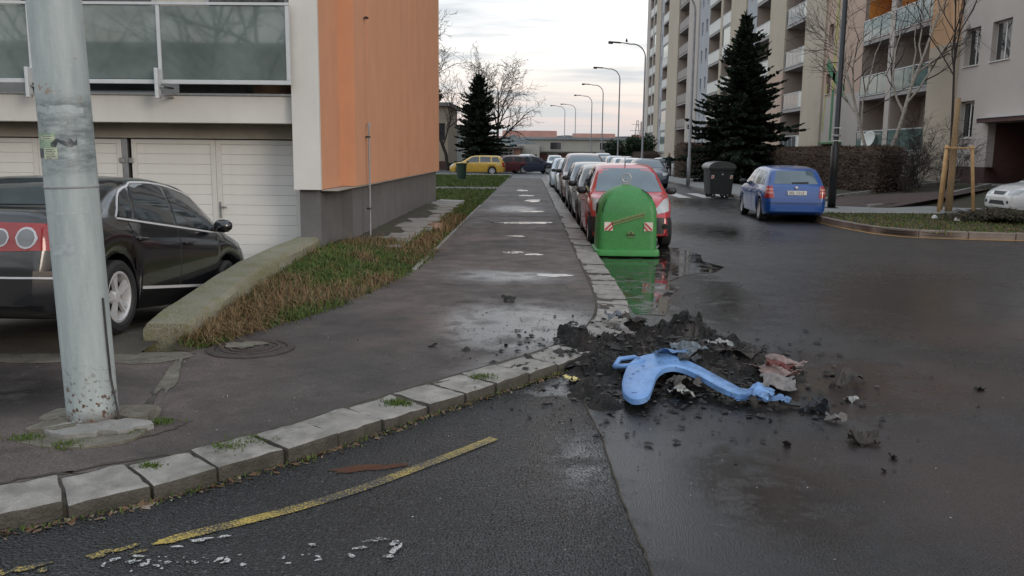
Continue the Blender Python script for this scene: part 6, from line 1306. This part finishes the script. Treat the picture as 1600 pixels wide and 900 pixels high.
# blue lid fragment
def lid_mat():
    t = NT('sooty_blue_plastic'); x = t.n('ShaderNodeSeparateXYZ', {0: t.co()}).outputs[0]; n1 = t.noise(9, 6, .7); n2 = t.noise(3.5, 5, .6)
    c = t.mix(t.rng(n2, .3, .7), (.13, .26, .52), (.18, .33, .60)); c = t.mix(t.rng(n1, .55, .75, 0, .6), c, (.07, .10, .16))
    c = t.mix(t.rng(t.math('ADD', x, t.rng(n1, .3, .7, -.35, .35)), .22, .52, 0, .55), c, (.06, .11, .20)); c = t.mix(t.rng(t.noise(38, 3, .6), .60, .70, 0, .6), c, (.02, .025, .03))
    return t.fin(c, t.rng(n1, .3, .7, .3, .55), t.bump(t.noise(25, 5, .65), .25, .012))
m_lid = lid_mat(); m_lid2 = mat('scorched_blue_plastic', (.09, .17, .32), .6, .35, 12, bump=.6, bscale=30, bdist=.02, dirt=(.03, .04, .05), dscale=7, damt=.8); m_lid3 = mat('dulled_blue_plastic', (.14, .26, .48), .5, .2, 8, dirt=(.03, .04, .05), dscale=9, damt=.8, bump=.5, bscale=40); m_melt = mat('melted_black_plastic', (.022, .026, .03), .4, .3, 10)
ld = empty('blue_lid_fragment', (1.0, 6.2, 0), 0, 'light blue half-melted plastic lid fragment lying on the burnt heap', 'lid fragment')
OUT = [(.65, 5.88), (.70, 5.72), (.80, 5.74), (.87, 5.98), (.93, 6.20), (1.02, 6.34), (1.12, 6.36), (1.24, 6.24), (1.34, 6.05), (1.44, 5.93), (1.54, 5.97), (1.50, 6.10), (1.42, 6.28), (1.29, 6.53), (1.10, 6.70), (.90, 6.72), (.78, 6.62), (.71, 6.38), (.66, 6.1)]
op = [(p.x - 1.0, p.y - 6.2) for p in catmull([(x, y, 0) for x, y in OUT + OUT[:1]], 4)][:-1]
def lidz(x, y): return .10 + .04 * sin(x * 4 + 1) * .3 + .05 * math.exp(-((x - .02) / .25) ** 2) + .03 * (y + .4) - .05 * max(0, x - .2)
def inset(poly, k): cx = sum(p[0] for p in poly) / len(poly); return offset(poly + poly[:1], k)[:-1]
ins = inset(op, .018); n = len(op); vs = [(x, y, lidz(x, y) - .05) for x, y in op] + [(x, y, lidz(x, y) - .012) for x, y in op] + [(x, y, lidz(x, y)) for x, y in ins]
fs = [(k, (k + 1) % n, n + (k + 1) % n, n + k) for k in range(n)] + [(n + k, n + (k + 1) % n, 2 * n + (k + 1) % n, 2 * n + k) for k in range(n)]
tr = tessellate_polygon([[Vector((x, y, 0)) for x, y in ins]]); fs += [tuple(2 * n + i for i in t) for t in tr]
me = MB().add(vs, fs).mesh('moulding', m_lid, ang=50); bm = bmesh.new(); bm.from_mesh(me); bmesh.ops.recalc_face_normals(bm, faces=bm.faces)
bm.to_mesh(me); bm.free(); inst(me, 'moulding', ld)
b = MB(); hp = [(-.345, .40, .10), (-.30, .52, .13), (-.18, .50, .15), (-.13, .40, .15), (-.24, .34, .12), (-.345, .40, .10)]; b.tube(hp, .022, 8); b.build('handle_loop', m_lid, ld, smooth=True)
MB().sheet(blob(-.235, .43, .07, .045, 12, .1, 2, .6), .105).build('handle_recess', m_melt, ld)
for (x, y) in ((-.24, .05), (-.2, .1), (-.27, -.05), (-.15, .2)): MB().lathe([(.0001, .004), (.012, .004), (.016, 0)], 8, Matrix.Translation((x, y, lidz(x, y)))).build('rivet_boss', m_lid2, ld)
MB().obox(Matrix.Translation((-.27, -.38, lidz(-.27, -.38) + .001)) @ Matrix.Rotation(.1, 4, 'Z'), .06, .012, .003).build('slot', m_lid2, ld)
def crumple(name, m, parent, cx, cy, w_, d_, z, ang, seed, amp=.05, n=14, fold=1., tilt=(0, 0)):
    b = MB(); vs = []
    M = Matrix.Translation((cx, cy, z)) @ Matrix.Rotation(ang, 4, 'Z') @ Matrix.Rotation(tilt[0], 4, 'X') @ Matrix.Rotation(tilt[1], 4, 'Y')
    r = random.Random(seed)
    for j in range(n + 1):
        for i in range(n + 1):
            u, v = i / n - .5, j / n - .5; ed = 1 - .22 * abs(noise.noise((u * 5, v * 5, seed)))
            q = Vector((u * 3.1, v * 3.1, seed * 1.7)); zz_ = amp * (noise.noise(q * .6) * 1.3 + .5 * abs(noise.noise(q * 1.4)) + .16 * noise.noise(q * 4)) * fold
            vs.append(M @ Vector((u * w_ * ed + .05 * w_ * noise.noise(q * 2), v * d_ * ed + .05 * d_ * noise.noise(q * 2.2), zz_ + amp * .4)))
    b.add(vs, [(j * (n + 1) + i, j * (n + 1) + i + 1, (j + 1) * (n + 1) + i + 1, (j + 1) * (n + 1) + i) for j in range(n) for i in range(n) if not ((i in (0, n - 1) or j in (0, n - 1)) and r.random() < .25)])
    return b.build(name, m, parent)
crumple('melted_flap', m_lid3, ld, .57, -.20, .28, .30, .05, -.5, 3, .06); crumple('melted_flap', m_lid2, ld, .72, -.25, .24, .22, .03, -.4, 5, .045)
crumple('melted_flap', m_lid2, ld, .10, .50, .28, .14, .175, .1, 6, .05); crumple('scorched_edge', m_melt, ld, .23, .44, .18, .14, .16, .2, 7, .05)
MB().bar((.74, -.29, .035), (1.0, -.34, .02), .07, .02).build('melted_strip', m_melt, ld, bevel=.006)
crumple('hanging_film', m_ash2, ld, .12, -.02, .24, .18, .05, .5, 8, .09)
wr = random.Random(77); b = MB()
for k in range(30):
    x, y = wr.gauss(1.2, .4), wr.gauss(7.0, .5); z = max(.01, heap_z(x, y)) + .01; a = wr.uniform(0, 6.28); L_ = wr.uniform(.08, .28); pts = []
    for i in range(8):
        t_ = i / 7; a += wr.gauss(0, .5); x += cos(a) * L_ / 7; y += sin(a) * L_ / 7; pts.append((x, y, max(.008, heap_z(x, y)) + .006 + .05 * sin(pi * t_) * wr.uniform(.3, 1)))
    b.tube(pts, wr.uniform(.0025, .005), 4)
tag(b.build('burnt_wires', m_ash2), 'thin burnt wires and fibres curling out of the heap', 'wires', kind='stuff')
# scraps lying in and around the heap
def pm(n, c, rough=.7, d=(.03, .028, .025), bump=.5): return mat(n, c, rough, .3, 14, dirt=d, dscale=9, damt=.95, bump=bump, bscale=60)
m_p1 = pm('scorched_pinkish_paper', (.22, .155, .14)); m_p2 = pm('scorched_grey_paper', (.17, .155, .15)); m_p3 = pm('burnt_brown_card', (.034, .027, .023)); m_p4 = pm('red_plastic_film', (.15, .04, .033), .4); m_p5 = pm('bluish_film', (.07, .09, .105), .35); m_p6 = pm('pale_yellow_foam', (.55, .46, .20), .8); m_p7 = pm('pale_film', (.25, .25, .24), .35)
SCR = [('paper_scrap', m_p1, 1.92, 6.62, .30, .36, .07, .3, 11, 'scorched pinkish paper bundle beside the melted blue tail'), ('paper_scrap', m_p2, 1.85, 6.35, .26, .26, .05, -.2, 12, 'grey scorched paper with black edges in front of the pinkish bundle'), ('paper_scrap', m_p1, 2.05, 6.95, .26, .34, .06, .7, 13, 'crumpled pink-grey paper at the far side of the heap'),
       ('card_scrap', m_p3, 1.72, 7.05, .26, .34, .11, .9, 14, 'burnt brown card sticking out of the heap'), ('film_scrap', m_p4, 1.93, 6.60, .22, .05, .12, -.5, 15, 'thin red plastic strip on the pinkish paper'), ('film_scrap', m_p5, 1.30, 7.0, .26, .3, .15, .2, 16, 'bluish plastic film in the middle of the heap'), ('film_scrap', m_p7, 1.6, 7.2, .14, .2, .14, .4, 17, 'pale plastic film behind the blue lid fragment'),
       ('card_scrap', m_p3, .95, 8.15, .18, .3, .17, .3, 18, 'orange-brown burnt card near the kerb corner'), ('film_scrap', m_p5, .80, 8.35, .16, .3, .15, .1, 19, 'dark blue-grey film draped at the kerb corner'), ('paper_scrap', m_p2, .83, 7.65, .12, .2, .16, .5, 20, 'small pale paper flake below the orange-brown card'), ('foam_scrap', m_p6, .31, 6.47, .10, .13, .03, .3, 21, 'pale yellow foam lump at the foot of the kerb'),
       ('charred_flake', m_p3, 2.46, 6.58, .24, .2, .015, .1, 22, 'dark curled burnt flake lying alone beyond the paper scraps'), ('charred_flake', m_p3, 2.05, 5.17, .19, .17, .015, -.2, 23, 'brownish curled burnt flake on the bare road'), ('charred_flake', m_melt, 1.95, 5.78, .2, .09, .012, -.5, 24, 'thin black burnt strip beside the melted tail'), ('paper_scrap', m_p7, 2.31, 6.09, .07, .09, .01, .4, 25, 'small whitish scrap on the wet road'),
       ('charred_flake', m_ash, 3.4, 6.44, .08, .06, .008, .2, 26, 'small black flake lying far out on the road'), ('charred_flake', m_ash, 2.12, 4.88, .035, .05, .008, .2, 27, 'tiny black lump on the bare road'), ('charred_flake', m_ash, -.26, 9.58, .15, .16, WALK_Z + .01, .3, 28, 'black burnt lump alone on the wet pavement'), ('paper_scrap', m_p2, 2.02, 5.56, .14, .05, .01, -.4, 29, 'narrow grey strip on the road in front of the tail'), ('film_scrap', m_p7, 1.08, 6.05, .16, .14, .03, .4, 30, 'torn pale film under the blue lid arch'), ('charred_flake', m_ash, -.55, 7.1, .07, .05, WALK_Z + .008, .1, 31, 'small black flake on the pavement near the wet patch'), ('charred_flake', m_ash, -.85, 7.25, .08, .04, WALK_Z + .008, .8, 32, 'curled black strip on the pavement')]
for nm, m_, x, y, w_, d_, z, a, sd, lb2 in SCR:
    big = nm == 'charred_flake' and w_ > .15
    o = crumple(nm, m_, None, x, y, w_, d_, z, a, sd, .07 if big else .05 if w_ > .1 else .02, 12, 1.2, (.0, 0)); tag(o, lb2, 'scrap')
    md = o.modifiers.new('thick', 'SOLIDIFY'); md.thickness = .004
